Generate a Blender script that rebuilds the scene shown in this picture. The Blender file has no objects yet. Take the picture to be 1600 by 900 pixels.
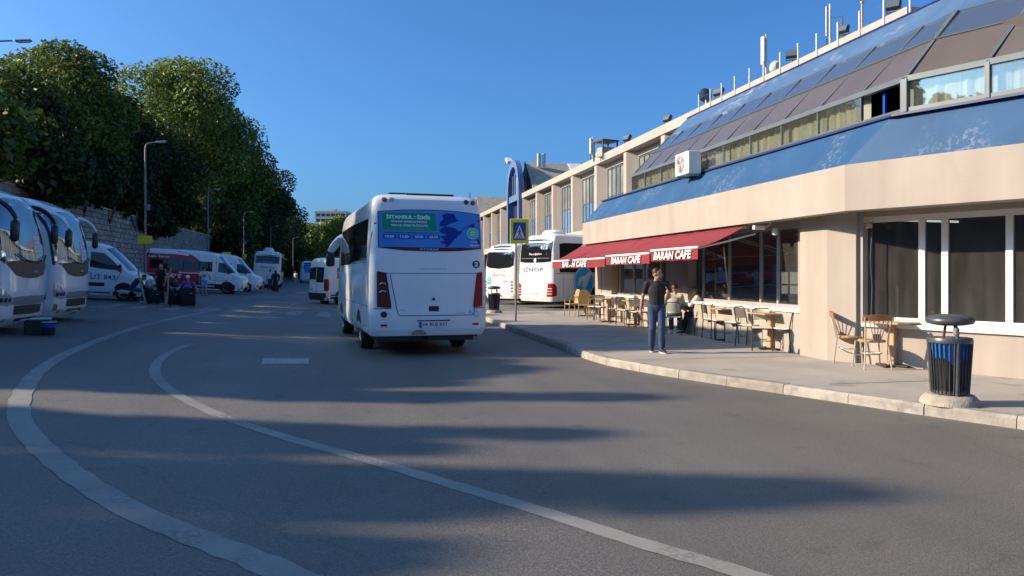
import bpy, bmesh, math, random
import numpy as np
from mathutils import Vector, Matrix, Euler
R = math.radians
rng = random.Random(7)
SC = bpy.context.scene
COL = SC.collection
# ------------------------------------------------------------------ camera, sky, sun, exposure
F = 1180.0                      # focal length in pixels of the 1600 px wide photograph
YAW = math.atan(244 / F)        # the road runs along +Y, the camera looks a little to the right of it
CA, SA = math.cos(YAW), math.sin(YAW)
EYE = 1.70
cam_d = bpy.data.cameras.new("camera")
cam = bpy.data.objects.new("camera", cam_d)
COL.objects.link(cam)
cam.location = (0, 0, EYE)
cam.rotation_euler = (R(90), 0, -YAW)
cam_d.sensor_width = 36
cam_d.lens = 36 * F / 1600
cam_d.shift_y = -22 / 1600
cam_d.clip_start = 0.1
cam_d.clip_end = 4000
SC.camera = cam
SUN_ELEV = R(25)
SUN_DIR = Vector((-CA, SA, 0))                 # horizontal direction towards the sun
SUN_DIR = (SUN_DIR * math.cos(SUN_ELEV) + Vector((0, 0, math.sin(SUN_ELEV)))).normalized()
world = bpy.data.worlds.new("World")
SC.world = world
world.use_nodes = True
nt = world.node_tree
sky = nt.nodes.new("ShaderNodeTexSky")
sky.sky_type = 'NISHITA'
sky.sun_disc = False
sky.sun_elevation = SUN_ELEV
sky.sun_rotation = math.atan2(SUN_DIR.x, SUN_DIR.y)
sky.altitude = 50
sky.air_density = 0.8
sky.dust_density = 3.0
sky.ozone_density = 7.0
bg = nt.nodes["Background"]
bg.inputs[1].default_value = 0.119
tint = nt.nodes.new("ShaderNodeMix"); tint.data_type = 'RGBA'; tint.blend_type = 'MULTIPLY'   # one even white balance for the whole sky
tint.inputs["Factor"].default_value = 1.0
tint.inputs[7].default_value = (0.59, 0.93, 1.08, 1)
nt.links.new(sky.outputs[0], tint.inputs[6])
nt.links.new(tint.outputs[2], bg.inputs[0])
sun_d = bpy.data.lights.new("sun", 'SUN')
sun_d.energy = 5.0
sun_d.angle = R(0.7)
sun_d.color = (1.0, 0.81, 0.58)
sun = bpy.data.objects.new("sun", sun_d)
COL.objects.link(sun)
sun.location = (-40, 10, 40)
sun.rotation_euler = SUN_DIR.to_track_quat('Z', 'Y').to_euler()
SC.view_settings.view_transform = 'Standard'
SC.view_settings.look = 'None'
SC.view_settings.exposure = 0.78
SC.view_settings.gamma = 1.0
SC.cycles.max_bounces = 6
SC.cycles.diffuse_bounces = 3
SC.cycles.glossy_bounces = 3
SC.cycles.transparent_max_bounces = 8
SC.cycles.use_denoising = True

# ------------------------------------------------------------------ layout helpers
def W(px, d):
    """plan position of the ray through photo column px at depth d"""
    k = (px - 800) / F
    return (d * (k * CA + SA), d * (CA - k * SA))
def zat(py, d): return EYE - (py - 428) / F * d
def gz(x):
    """the apron rises gently towards the retaining wall"""
    t = -x - 0.5
    s = t if t > 20 else math.log1p(math.exp(2.0 * t)) / 2.0
    return min(0.052 * s, 0.90)
def pave_d(py): return (EYE - 0.13) * F / (py - 428)
def G(px, py):
    """the ground point seen at a photo pixel"""
    z = 0.0
    for _ in range(30):
        d = (EYE - z) * F / (py - 428)
        x, y = W(px, d)
        z = gz(x)
    return Vector((x, y, z))

# ------------------------------------------------------------------ materials
MATS = {}
def mat(name, col, rough=0.5, metal=0.0, spec=0.5, var=0.0, vscale=3.0, bump=0.0, bscale=40.0, island=0.0, obrand=0.0,
        streak=0.0, dirt=None, emis=None, coat=0.0, stretch=None):
    if name in MATS: return MATS[name]
    m = bpy.data.materials.new(name); m.use_nodes = True
    n = m.node_tree.nodes; L = m.node_tree.links
    b = n["Principled BSDF"]
    b.inputs["Roughness"].default_value = rough
    b.inputs["Metallic"].default_value = metal
    b.inputs["Specular IOR Level"].default_value = spec
    if coat: b.inputs["Coat Weight"].default_value = coat; b.inputs["Coat Roughness"].default_value = 0.05
    c4 = (*col, 1)
    b.inputs["Base Color"].default_value = c4
    tc = n.new("ShaderNodeTexCoord")
    src = None
    def noise(scale, detail=6.0, st=None):
        t = n.new("ShaderNodeTexNoise"); t.inputs["Scale"].default_value = scale; t.inputs["Detail"].default_value = detail
        mp = n.new("ShaderNodeMapping"); L.new(tc.outputs["Object"], mp.inputs[0])
        if st: mp.inputs["Scale"].default_value = st
        L.new(mp.outputs[0], t.inputs["Vector"])
        return t.outputs["Fac"]
    def mul(colsock, facsock, lo, hi):
        mr = n.new("ShaderNodeMapRange"); mr.inputs["From Min"].default_value = 0.3; mr.inputs["From Max"].default_value = 0.7
        mr.inputs["To Min"].default_value = lo; mr.inputs["To Max"].default_value = hi
        L.new(facsock, mr.inputs["Value"])
        v = n.new("ShaderNodeVectorMath"); v.operation = 'SCALE'
        L.new(colsock, v.inputs[0]); L.new(mr.outputs[0], v.inputs["Scale"])
        return v.outputs[0]
    rgb = n.new("ShaderNodeRGB"); rgb.outputs[0].default_value = c4
    src = rgb.outputs[0]; used = False
    if var: src = mul(src, noise(vscale, st=stretch), 1 - var, 1 + var); used = True
    if streak: src = mul(src, noise(1.0, 5.0, (2.2, 2.2, 0.16)), 1 - streak, 1 + streak * 0.4); used = True
    if island:
        g = n.new("ShaderNodeNewGeometry")
        mr = n.new("ShaderNodeMapRange"); mr.inputs["To Min"].default_value = 1 - island; mr.inputs["To Max"].default_value = 1 + island
        L.new(g.outputs["Random Per Island"], mr.inputs["Value"])
        v = n.new("ShaderNodeVectorMath"); v.operation = 'SCALE'; L.new(src, v.inputs[0]); L.new(mr.outputs[0], v.inputs["Scale"])
        src = v.outputs[0]; used = True
    if obrand:
        g = n.new("ShaderNodeObjectInfo")
        mr = n.new("ShaderNodeMapRange"); mr.inputs["To Min"].default_value = 1 - obrand; mr.inputs["To Max"].default_value = 1 + obrand
        L.new(g.outputs["Random"], mr.inputs["Value"])
        v = n.new("ShaderNodeVectorMath"); v.operation = 'SCALE'; L.new(src, v.inputs[0]); L.new(mr.outputs[0], v.inputs["Scale"])
        src = v.outputs[0]; used = True
    if dirt:
        # dirt = (colour, scale, threshold, strength, stretch)
        dc, ds, th, amt = dirt[:4]
        f = noise(ds, 8.0, dirt[4] if len(dirt) > 4 else None)
        mr = n.new("ShaderNodeMapRange"); mr.inputs["From Min"].default_value = th; mr.inputs["From Max"].default_value = th + 0.1
        mr.inputs["To Max"].default_value = amt
        L.new(f, mr.inputs["Value"]); fac = mr.outputs[0]
        if len(dirt) > 5:                       # cluster the flecks in larger worn areas
            m3 = n.new("ShaderNodeMapRange"); m3.inputs["From Min"].default_value = .5; m3.inputs["From Max"].default_value = .64; L.new(noise(dirt[5], 3.0), m3.inputs["Value"])
            mm = n.new("ShaderNodeMath"); mm.operation = 'MULTIPLY'; L.new(fac, mm.inputs[0]); L.new(m3.outputs[0], mm.inputs[1]); fac = mm.outputs[0]
        mx = n.new("ShaderNodeMix"); mx.data_type = 'RGBA'
        L.new(fac, mx.inputs["Factor"]); L.new(src, mx.inputs[6]); mx.inputs[7].default_value = (*dc, 1)
        src = mx.outputs[2]; used = True
    if used: L.new(src, b.inputs["Base Color"])
    if bump:
        bp = n.new("ShaderNodeBump"); bp.inputs["Strength"].default_value = bump; bp.inputs["Distance"].default_value = 0.02
        L.new(noise(bscale, 4.0), bp.inputs["Height"]); L.new(bp.outputs[0], b.inputs["Normal"])
    if emis:
        b.inputs["Emission Color"].default_value = (*emis[0], 1); b.inputs["Emission Strength"].default_value = emis[1]
    MATS[name] = m
    return m
def glass_mat(name, tint, refl=0.08, dust=0.0):
    if name in MATS: return MATS[name]
    m = bpy.data.materials.new(name); m.use_nodes = True
    n = m.node_tree.nodes; L = m.node_tree.links
    n.remove(n["Principled BSDF"])
    out = n["Material Output"]
    tr = n.new("ShaderNodeBsdfTransparent"); tr.inputs[0].default_value = (*tint, 1)
    gl = n.new("ShaderNodeBsdfGlossy"); gl.inputs["Roughness"].default_value = 0.015; gl.inputs[0].default_value = (0.9, 0.95, 1, 1)
    lw = n.new("ShaderNodeLayerWeight"); lw.inputs[0].default_value = 0.5
    pw = n.new("ShaderNodeMath"); pw.operation = 'POWER'; pw.inputs[1].default_value = 4.0; L.new(lw.outputs["Facing"], pw.inputs[0])
    ad = n.new("ShaderNodeMath"); ad.operation = 'ADD'; ad.inputs[1].default_value = refl; ad.use_clamp = True
    L.new(pw.outputs[0], ad.inputs[0])
    mx = n.new("ShaderNodeMixShader")
    L.new(ad.outputs[0], mx.inputs[0]); L.new(tr.outputs[0], mx.inputs[1]); L.new(gl.outputs[0], mx.inputs[2])
    df = n.new("ShaderNodeBsdfDiffuse"); df.inputs[0].default_value = (0.5, 0.48, 0.44, 1)      # a film of dust, added to give the panes a sunlit haze
    tn = n.new("ShaderNodeTexNoise"); tn.inputs["Scale"].default_value = 1.6; tn.inputs["Detail"].default_value = 7
    tc = n.new("ShaderNodeTexCoord"); mp = n.new("ShaderNodeMapping"); mp.inputs["Scale"].default_value = (3, 3, .5)
    L.new(tc.outputs["Object"], mp.inputs[0]); L.new(mp.outputs[0], tn.inputs["Vector"])
    du = n.new("ShaderNodeMath"); du.operation = 'MULTIPLY'; du.inputs[1].default_value = dust * 2; L.new(tn.outputs["Fac"], du.inputs[0])
    m2 = n.new("ShaderNodeMixShader"); L.new(du.outputs[0], m2.inputs[0]); L.new(mx.outputs[0], m2.inputs[1]); L.new(df.outputs[0], m2.inputs[2])
    L.new(m2.outputs[0], out.inputs[0])
    MATS[name] = m
    return m
def leaf_mat(name, col, var=0.5):
    if name in MATS: return MATS[name]
    m = bpy.data.materials.new(name); m.use_nodes = True
    n = m.node_tree.nodes; L = m.node_tree.links
    n.remove(n["Principled BSDF"]); out = n["Material Output"]
    g = n.new("ShaderNodeNewGeometry")
    mr = n.new("ShaderNodeMapRange"); mr.inputs["To Min"].default_value = 1 - var; mr.inputs["To Max"].default_value = 1 + var
    L.new(g.outputs["Random Per Island"], mr.inputs["Value"])
    rgb = n.new("ShaderNodeRGB"); rgb.outputs[0].default_value = (*col, 1)
    v = n.new("ShaderNodeVectorMath"); v.operation = 'SCALE'; L.new(rgb.outputs[0], v.inputs[0]); L.new(mr.outputs[0], v.inputs["Scale"])
    tn = n.new("ShaderNodeTexNoise"); tn.inputs["Scale"].default_value = 0.22
    tc = n.new("ShaderNodeTexCoord"); L.new(tc.outputs["Object"], tn.inputs["Vector"])
    mx = n.new("ShaderNodeMix"); mx.data_type = 'RGBA'; L.new(tn.outputs["Fac"], mx.inputs["Factor"]); L.new(v.outputs[0], mx.inputs[6])
    v2 = n.new("ShaderNodeVectorMath"); v2.operation = 'MULTIPLY'; v2.inputs[1].default_value = (1.5, 1.25, 0.7); L.new(v.outputs[0], v2.inputs[0])
    L.new(v2.outputs[0], mx.inputs[7])
    d = n.new("ShaderNodeBsdfDiffuse"); t = n.new("ShaderNodeBsdfTranslucent"); gl = n.new("ShaderNodeBsdfGlossy")
    gl.inputs["Roughness"].default_value = 0.45
    L.new(mx.outputs[2], d.inputs[0]); L.new(mx.outputs[2], t.inputs[0])
    a = n.new("ShaderNodeMixShader"); a.inputs[0].default_value = 0.3; L.new(d.outputs[0], a.inputs[1]); L.new(t.outputs[0], a.inputs[2])
    b = n.new("ShaderNodeMixShader"); b.inputs[0].default_value = 0.03; L.new(a.outputs[0], b.inputs[1]); L.new(gl.outputs[0], b.inputs[2])
    L.new(b.outputs[0], out.inputs[0])
    MATS[name] = m
    return m

def asphalt_mat():
    m = bpy.data.materials.new("asphalt"); m.use_nodes = True
    n = m.node_tree.nodes; L = m.node_tree.links; b = n["Principled BSDF"]
    tc = n.new("ShaderNodeTexCoord")
    def noise(s, d=5, st=None, rough=0.6):
        t = n.new("ShaderNodeTexNoise"); t.inputs["Scale"].default_value = s; t.inputs["Detail"].default_value = d; t.inputs["Roughness"].default_value = rough
        if st:
            mp = n.new("ShaderNodeMapping"); mp.inputs["Scale"].default_value = st; L.new(tc.outputs["Object"], mp.inputs[0]); L.new(mp.outputs[0], t.inputs["Vector"])
        else: L.new(tc.outputs["Object"], t.inputs["Vector"])
        return t.outputs["Fac"]
    def ramp(f, stops):
        r = n.new("ShaderNodeValToRGB"); L.new(f, r.inputs[0])
        els = r.color_ramp.elements
        for i, (p, c) in enumerate(stops):
            e = els[i] if i < 2 else els.new(p)
            e.position = p; e.color = (*c, 1)
        return r.outputs[0]
    base = ramp(noise(0.35, 6), [(0.3, (0.106, 0.101, 0.093)), (0.7, (0.150, 0.143, 0.132))])
    def mulc(a, bb):
        x = n.new("ShaderNodeMix"); x.data_type = 'RGBA'; x.blend_type = 'MULTIPLY'; x.inputs["Factor"].default_value = 1
        L.new(a, x.inputs[6]); L.new(bb, x.inputs[7]); return x.outputs[2]
    grain = mulc(ramp(noise(120, 2), [(0.32, (0.45, 0.45, 0.45)), (0.70, (1.6, 1.56, 1.5))]), ramp(noise(38, 4), [(0.3, (0.74, 0.74, 0.75)), (0.7, (1.26, 1.25, 1.22))]))
    track = ramp(noise(0.5, 4, (1.0, 0.12, 1)), [(0.35, (0.80, 0.81, 0.83)), (0.65, (1.12, 1.11, 1.1))])
    patch = ramp(noise(2.3, 8), [(0.60, (1, 1, 1)), (0.70, (0.72, 0.72, 0.74))])
    c = mulc(mulc(mulc(base, grain), track), patch)
    # fine tar-filled cracks
    v = n.new("ShaderNodeTexVoronoi"); v.feature = 'DISTANCE_TO_EDGE'; v.inputs["Scale"].default_value = 0.16
    mp = n.new("ShaderNodeMapping"); L.new(tc.outputs["Object"], mp.inputs[0])
    w = n.new("ShaderNodeTexNoise"); w.inputs["Scale"].default_value = 0.9; w.inputs["Detail"].default_value = 6; L.new(tc.outputs["Object"], w.inputs["Vector"])
    ad = n.new("ShaderNodeMix"); ad.data_type = 'RGBA'; ad.blend_type = 'ADD'; ad.inputs["Factor"].default_value = 1.4
    L.new(mp.outputs[0], ad.inputs[6]); L.new(w.outputs["Color"], ad.inputs[7]); L.new(ad.outputs[2], v.inputs["Vector"])
    cr = ramp(v.outputs["Distance"], [(0.0, (0.8, 0.8, 0.8)), (0.0022, (1, 1, 1))])
    c = mulc(c, cr)
    L.new(c, b.inputs["Base Color"])
    b.inputs["Roughness"].default_value = 0.66
    b.inputs["Specular IOR Level"].default_value = 0.6
    bp = n.new("ShaderNodeBump"); bp.inputs["Strength"].default_value = 0.55; bp.inputs["Distance"].default_value = 0.008
    L.new(noise(110, 3), bp.inputs["Height"]); L.new(bp.outputs[0], b.inputs["Normal"])
    return m
M_ASPH = asphalt_mat()
M_PAVE = mat("concrete_pavement", (0.355, 0.318, 0.280), 0.85, var=0.13, vscale=0.9, bump=0.25, bscale=60, dirt=((0.17, 0.16, 0.15), 1.7, 0.60, 0.55))
M_KERB = mat("kerb_concrete", (0.30, 0.272, 0.24), 0.85, var=0.2, vscale=5, bump=0.4, bscale=35, obrand=0.14, dirt=((0.16, 0.15, 0.14), 4, 0.58, 0.6))
M_LINE = mat("worn_road_paint", (0.245, 0.236, 0.218), 0.7, var=0.14, vscale=1.3, dirt=((0.128, 0.123, 0.113), 26.0, 0.44, 0.8, (1, 1, 1), 1.1))
M_LINE2 = mat("very_worn_road_paint", (0.27, 0.26, 0.245), 0.7, var=0.3, vscale=5, dirt=((0.14, 0.134, 0.125), 3.5, 0.44, 0.9))
M_DASH = mat("fresh_road_paint", (0.34, 0.335, 0.32), 0.8, var=0.2, vscale=5, dirt=((0.17, 0.163, 0.153), 8.0, 0.55, 0.7))
M_CREAM = mat("cream_plaster", (0.36, 0.310, 0.268), 0.85, var=0.06, vscale=0.8, streak=0.12, bump=0.12, bscale=25, dirt=((0.29, 0.235, 0.19), 1.3, 0.62, 0.5, (1, 1, 0.5)))
M_CREAM2 = mat("cream_concrete", (0.385, 0.335, 0.29), 0.85, var=0.07, vscale=0.7, streak=0.12, bump=0.1, bscale=20)
M_BLUE = mat("faded_blue_metal", (0.026, 0.082, 0.185), 0.5, spec=0.3, var=0.14, vscale=1.1, dirt=((0.17, 0.22, 0.27), 14.0, 0.50, 0.55, (1, 1, 1), 0.8))
M_BLUE_TOP = mat("blue_flashing", (0.075, 0.135, 0.245), 0.35, spec=0.5, var=0.14, vscale=1.2, dirt=((0.45, 0.47, 0.48), 5.0, 0.52, 0.7, (1.8, 0.5, 1), 0.5))
M_NAVY = mat("navy_metal", (0.02, 0.03, 0.11), 0.45)
M_ARCHBLUE = mat("blue_painted_arch", (0.10, 0.17, 0.34), 0.5, var=0.08)
M_ALU = mat("aluminium_frame", (0.105, 0.125, 0.135), 0.45, metal=0.2, var=0.08)
M_WHITEFRAME = mat("white_window_frame", (0.68, 0.66, 0.63), 0.5, var=0.06, vscale=4)
M_GREYFRAME = mat("grey_window_frame", (0.30, 0.29, 0.28), 0.5, var=0.06)
M_SHOPGLASS = glass_mat("shop_glass", (0.55, 0.57, 0.58), 0.10, 0.05)
M_ATTICGLASS = glass_mat("attic_glass", (0.82, 0.85, 0.80), 0.12, 0.04)
M_SKYGLASS = mat("sloped_mirror_glass", (0.52, 0.56, 0.56), 0.04, metal=0.9, var=0.05, vscale=0.5)
M_SLOPEPANEL = mat("sloped_tinted_panel", (0.110, 0.092, 0.082), 0.2, spec=0.5, var=0.12, vscale=0.8)
M_CURTAIN = mat("net_curtain", (0.48, 0.46, 0.40), 0.9, var=0.25, vscale=5, stretch=(3, 3, 0.1))
M_WINGPANE = mat("wing_pane", (0.20, 0.22, 0.23), 0.08, spec=0.8, var=0.3, vscale=0.6, obrand=0.35)
M_WINGPANEB = mat("wing_pane_blue", (0.10, 0.19, 0.33), 0.08, spec=0.8, var=0.25, vscale=0.6, obrand=0.4)
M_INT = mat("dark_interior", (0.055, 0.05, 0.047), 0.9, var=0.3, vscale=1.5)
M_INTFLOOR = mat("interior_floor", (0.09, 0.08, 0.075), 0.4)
M_TUBE = mat("fluorescent_tube", (0.9, 0.9, 0.9), 0.4, emis=((1, 0.98, 0.95), 1.2))
M_RED = mat("burgundy_awning_fabric", (0.205, 0.017, 0.026), 0.85, var=0.12, vscale=2.0, bump=0.1, bscale=9, dirt=((0.16, 0.02, 0.024), 2.2, 0.62, 0.6))
M_TRIMW = mat("white_trim", (0.75, 0.72, 0.68), 0.6, var=0.1)
M_LETTERW = mat("white_lettering", (0.80, 0.79, 0.76), 0.6)
M_STEEL = mat("brushed_steel", (0.45, 0.45, 0.45), 0.35, metal=0.8)
M_GALV = mat("galvanised_pole", (0.20, 0.20, 0.205), 0.6, metal=0.2, var=0.1)
M_WHITEPOST = mat("white_post", (0.50, 0.51, 0.52), 0.5)
M_ANT = mat("antenna_plastic", (0.42, 0.42, 0.41), 0.5)
M_DARK = mat("dark_metal", (0.03, 0.03, 0.033), 0.5, var=0.1)
M_BIN = mat("grey_painted_bin", (0.075, 0.08, 0.085), 0.38, metal=0.3, var=0.15, vscale=6)
M_BINBASE = mat("bin_concrete", (0.34, 0.30, 0.25), 0.9, var=0.2, vscale=9, bump=0.5, bscale=50)
M_BAG = mat("blue_bin_liner", (0.015, 0.13, 0.46), 0.25, bump=0.8, bscale=14)
M_BUSW = mat("white_bus_paint", (0.77, 0.79, 0.81), 0.22, spec=0.5, coat=0.6, var=0.03, vscale=1.2, streak=0.05)
M_COACHW = mat("cream_white_coach_paint", (0.80, 0.78, 0.74), 0.25, coat=0.4, var=0.03, vscale=1.0, streak=0.05)
M_VANW = mat("white_van_paint", (0.82, 0.83, 0.84), 0.25, coat=0.5, var=0.03)
M_VGLASS = mat("dark_vehicle_glass", (0.012, 0.014, 0.017), 0.03, spec=0.7)
M_WSCREEN = mat("windscreen_glass", (0.22, 0.26, 0.30), 0.03, metal=0.75, var=0.35, vscale=0.9)
M_BLACKP = mat("black_plastic", (0.018, 0.018, 0.019), 0.45)
M_TYRE = mat("tyre_rubber", (0.016, 0.016, 0.016), 0.85)
M_RIM = mat("wheel_rim", (0.30, 0.30, 0.31), 0.4, metal=0.6)
M_REDL = mat("red_lens", (0.30, 0.012, 0.014), 0.3, spec=0.25)
M_DREDL = mat("dark_red_lens", (0.10, 0.012, 0.018), 0.3, spec=0.25)
M_ORANGEL = mat("amber_lens", (0.30, 0.10, 0.05), 0.3, spec=.3)
M_CLEARL = mat("clear_lamp", (0.50, 0.52, 0.55), 0.12, metal=0.4, coat=0.6)
M_CHROME = mat("chrome_trim", (0.60, 0.56, 0.54), 0.18, metal=0.9)
M_SEAM = mat("panel_gap", (0.05, 0.055, 0.06), 0.8)
M_PLATE = mat("plate_white", (0.75, 0.75, 0.74), 0.4)
M_PLATEB = mat("plate_blue", (0.02, 0.07, 0.45), 0.4)
M_INK = mat("black_ink", (0.01, 0.01, 0.012), 0.5)
M_NAVYINK = mat("navy_lettering", (0.02, 0.03, 0.14), 0.5)
M_POSTER = mat("poster_blue", (0.05, 0.24, 0.66), 0.3, spec=.3, var=0.12, vscale=0.9)
M_POSTERN = mat("poster_navy", (0.010, 0.03, 0.26), 0.3, spec=.25)
M_POSTERG = mat("poster_green", (0.012, 0.26, 0.20), 0.3, spec=.3)
M_POSTERL = mat("poster_light", (0.62, 0.82, 0.88), 0.4, spec=.2)
M_POSTERB2 = mat("poster_box_blue", (0.015, 0.06, 0.36), 0.25)
M_POSTERG2 = mat("poster_bright_green", (0.08, 0.50, 0.22), 0.3)
M_PAPER = mat("paper", (0.62, 0.63, 0.66), 0.7)
M_YELLOW = mat("yellow_sign_paint", (0.82, 0.66, 0.02), 0.5)
M_SIGNYEL = mat("sign_lime_yellow", (0.74, 0.72, 0.03), 0.4)
M_SIGNBLUE = mat("sign_blue", (0.03, 0.06, 0.34), 0.4)
M_MINIRED = mat("red_minibus_paint", (0.46, 0.012, 0.022), 0.28, coat=0.5)
M_DOLPHINBLUE = mat("dolphin_sea_blue", (0.02, 0.38, 0.85), 0.4)
M_CHAIRM = mat("brown_chair_tube", (0.055, 0.045, 0.038), 0.4, metal=0.5)
M_CHAIRP = mat("cream_chair_panel", (0.60, 0.56, 0.47), 0.6, var=0.08, vscale=6)
M_WOOD = mat("varnished_wood", (0.30, 0.13, 0.055), 0.4, var=0.25, vscale=8, stretch=(1, 1, 6))
M_TABLEW = mat("table_wood", (0.40, 0.27, 0.15), 0.5, var=0.2, vscale=6, stretch=(5, 1, 1))
M_WICKER = mat("wicker", (0.40, 0.25, 0.11), 0.7, var=0.3, vscale=30, bump=0.5, bscale=90)
M_PALEWOOD = mat("pale_wood_pole", (0.40, 0.30, 0.22), 0.6, var=0.2, vscale=9)
M_CHAMP = mat("champagne_metal", (0.55, 0.47, 0.36), 0.35, metal=0.5)
M_STONE = mat("retaining_wall_stone", (0.36, 0.31, 0.275), 0.92, var=0.25, vscale=1.7, bump=0.6, bscale=9, obrand=0.22, island=0.12, dirt=((0.10, 0.095, 0.09), 1.1, 0.60, 0.7))
M_MORTAR = mat("mortar", (0.085, 0.08, 0.075), 0.95, var=0.2, vscale=2)
M_SOIL = mat("wooded_soil", (0.050, 0.044, 0.024), 0.95, var=0.4, vscale=0.6, bump=0.8, bscale=3)
M_BARK = mat("bark", (0.11, 0.09, 0.07), 0.9, var=0.3, vscale=3, bump=0.8, bscale=12)
M_LEAF = [leaf_mat("leaf_dark", (0.034, 0.052, 0.014)), leaf_mat("leaf_mid", (0.105, 0.148, 0.034)), leaf_mat("leaf_bright", (0.15, 0.205, 0.050)), leaf_mat("leaf_grey", (0.10, 0.115, 0.050))]
M_ROOFGREY = mat("grey_roof_sheet", (0.38, 0.33, 0.27), 0.85, var=0.2, vscale=3, dirt=((0.28, 0.25, 0.21), 6, 0.62, 0.7))
M_SKIN = mat("skin", (0.40, 0.22, 0.145), 0.5)
M_HAIR = mat("black_hair", (0.012, 0.010, 0.009), 0.55)
M_BROWNHAIR = mat("brown_hair", (0.10, 0.055, 0.03), 0.55)
M_GREYHAIR = mat("greying_hair", (0.13, 0.11, 0.10), 0.6)
M_BLACKC = mat("black_cloth", (0.013, 0.013, 0.016), 0.85, var=0.2, vscale=10)
M_JEANS = mat("blue_jeans", (0.028, 0.058, 0.125), 0.85, var=0.35, vscale=5)
M_WHITEC = mat("white_cloth", (0.66, 0.63, 0.63), 0.85, var=0.06, vscale=8)
M_GREYC = mat("grey_cloth", (0.40, 0.38, 0.33), 0.85, var=0.08, vscale=8)
M_PURPLE = mat("purple_cloth", (0.22, 0.04, 0.36), 0.7)
M_LBLUEC = mat("light_blue_cloth", (0.16, 0.36, 0.70), 0.8)
M_DKBLUE = mat("dark_blue_cloth", (0.02, 0.03, 0.07), 0.85)
M_SHOE = mat("dark_shoe", (0.02, 0.022, 0.03), 0.5)
M_WSHOE = mat("white_shoe", (0.6, 0.6, 0.6), 0.5)
M_APT = mat("apartment_white", (0.62, 0.56, 0.48), 0.9)
M_APTD = mat("apartment_window_band", (0.15, 0.15, 0.16), 0.4)
M_ACW = mat("air_conditioner_white", (0.74, 0.74, 0.72), 0.5, var=0.05)

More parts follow.
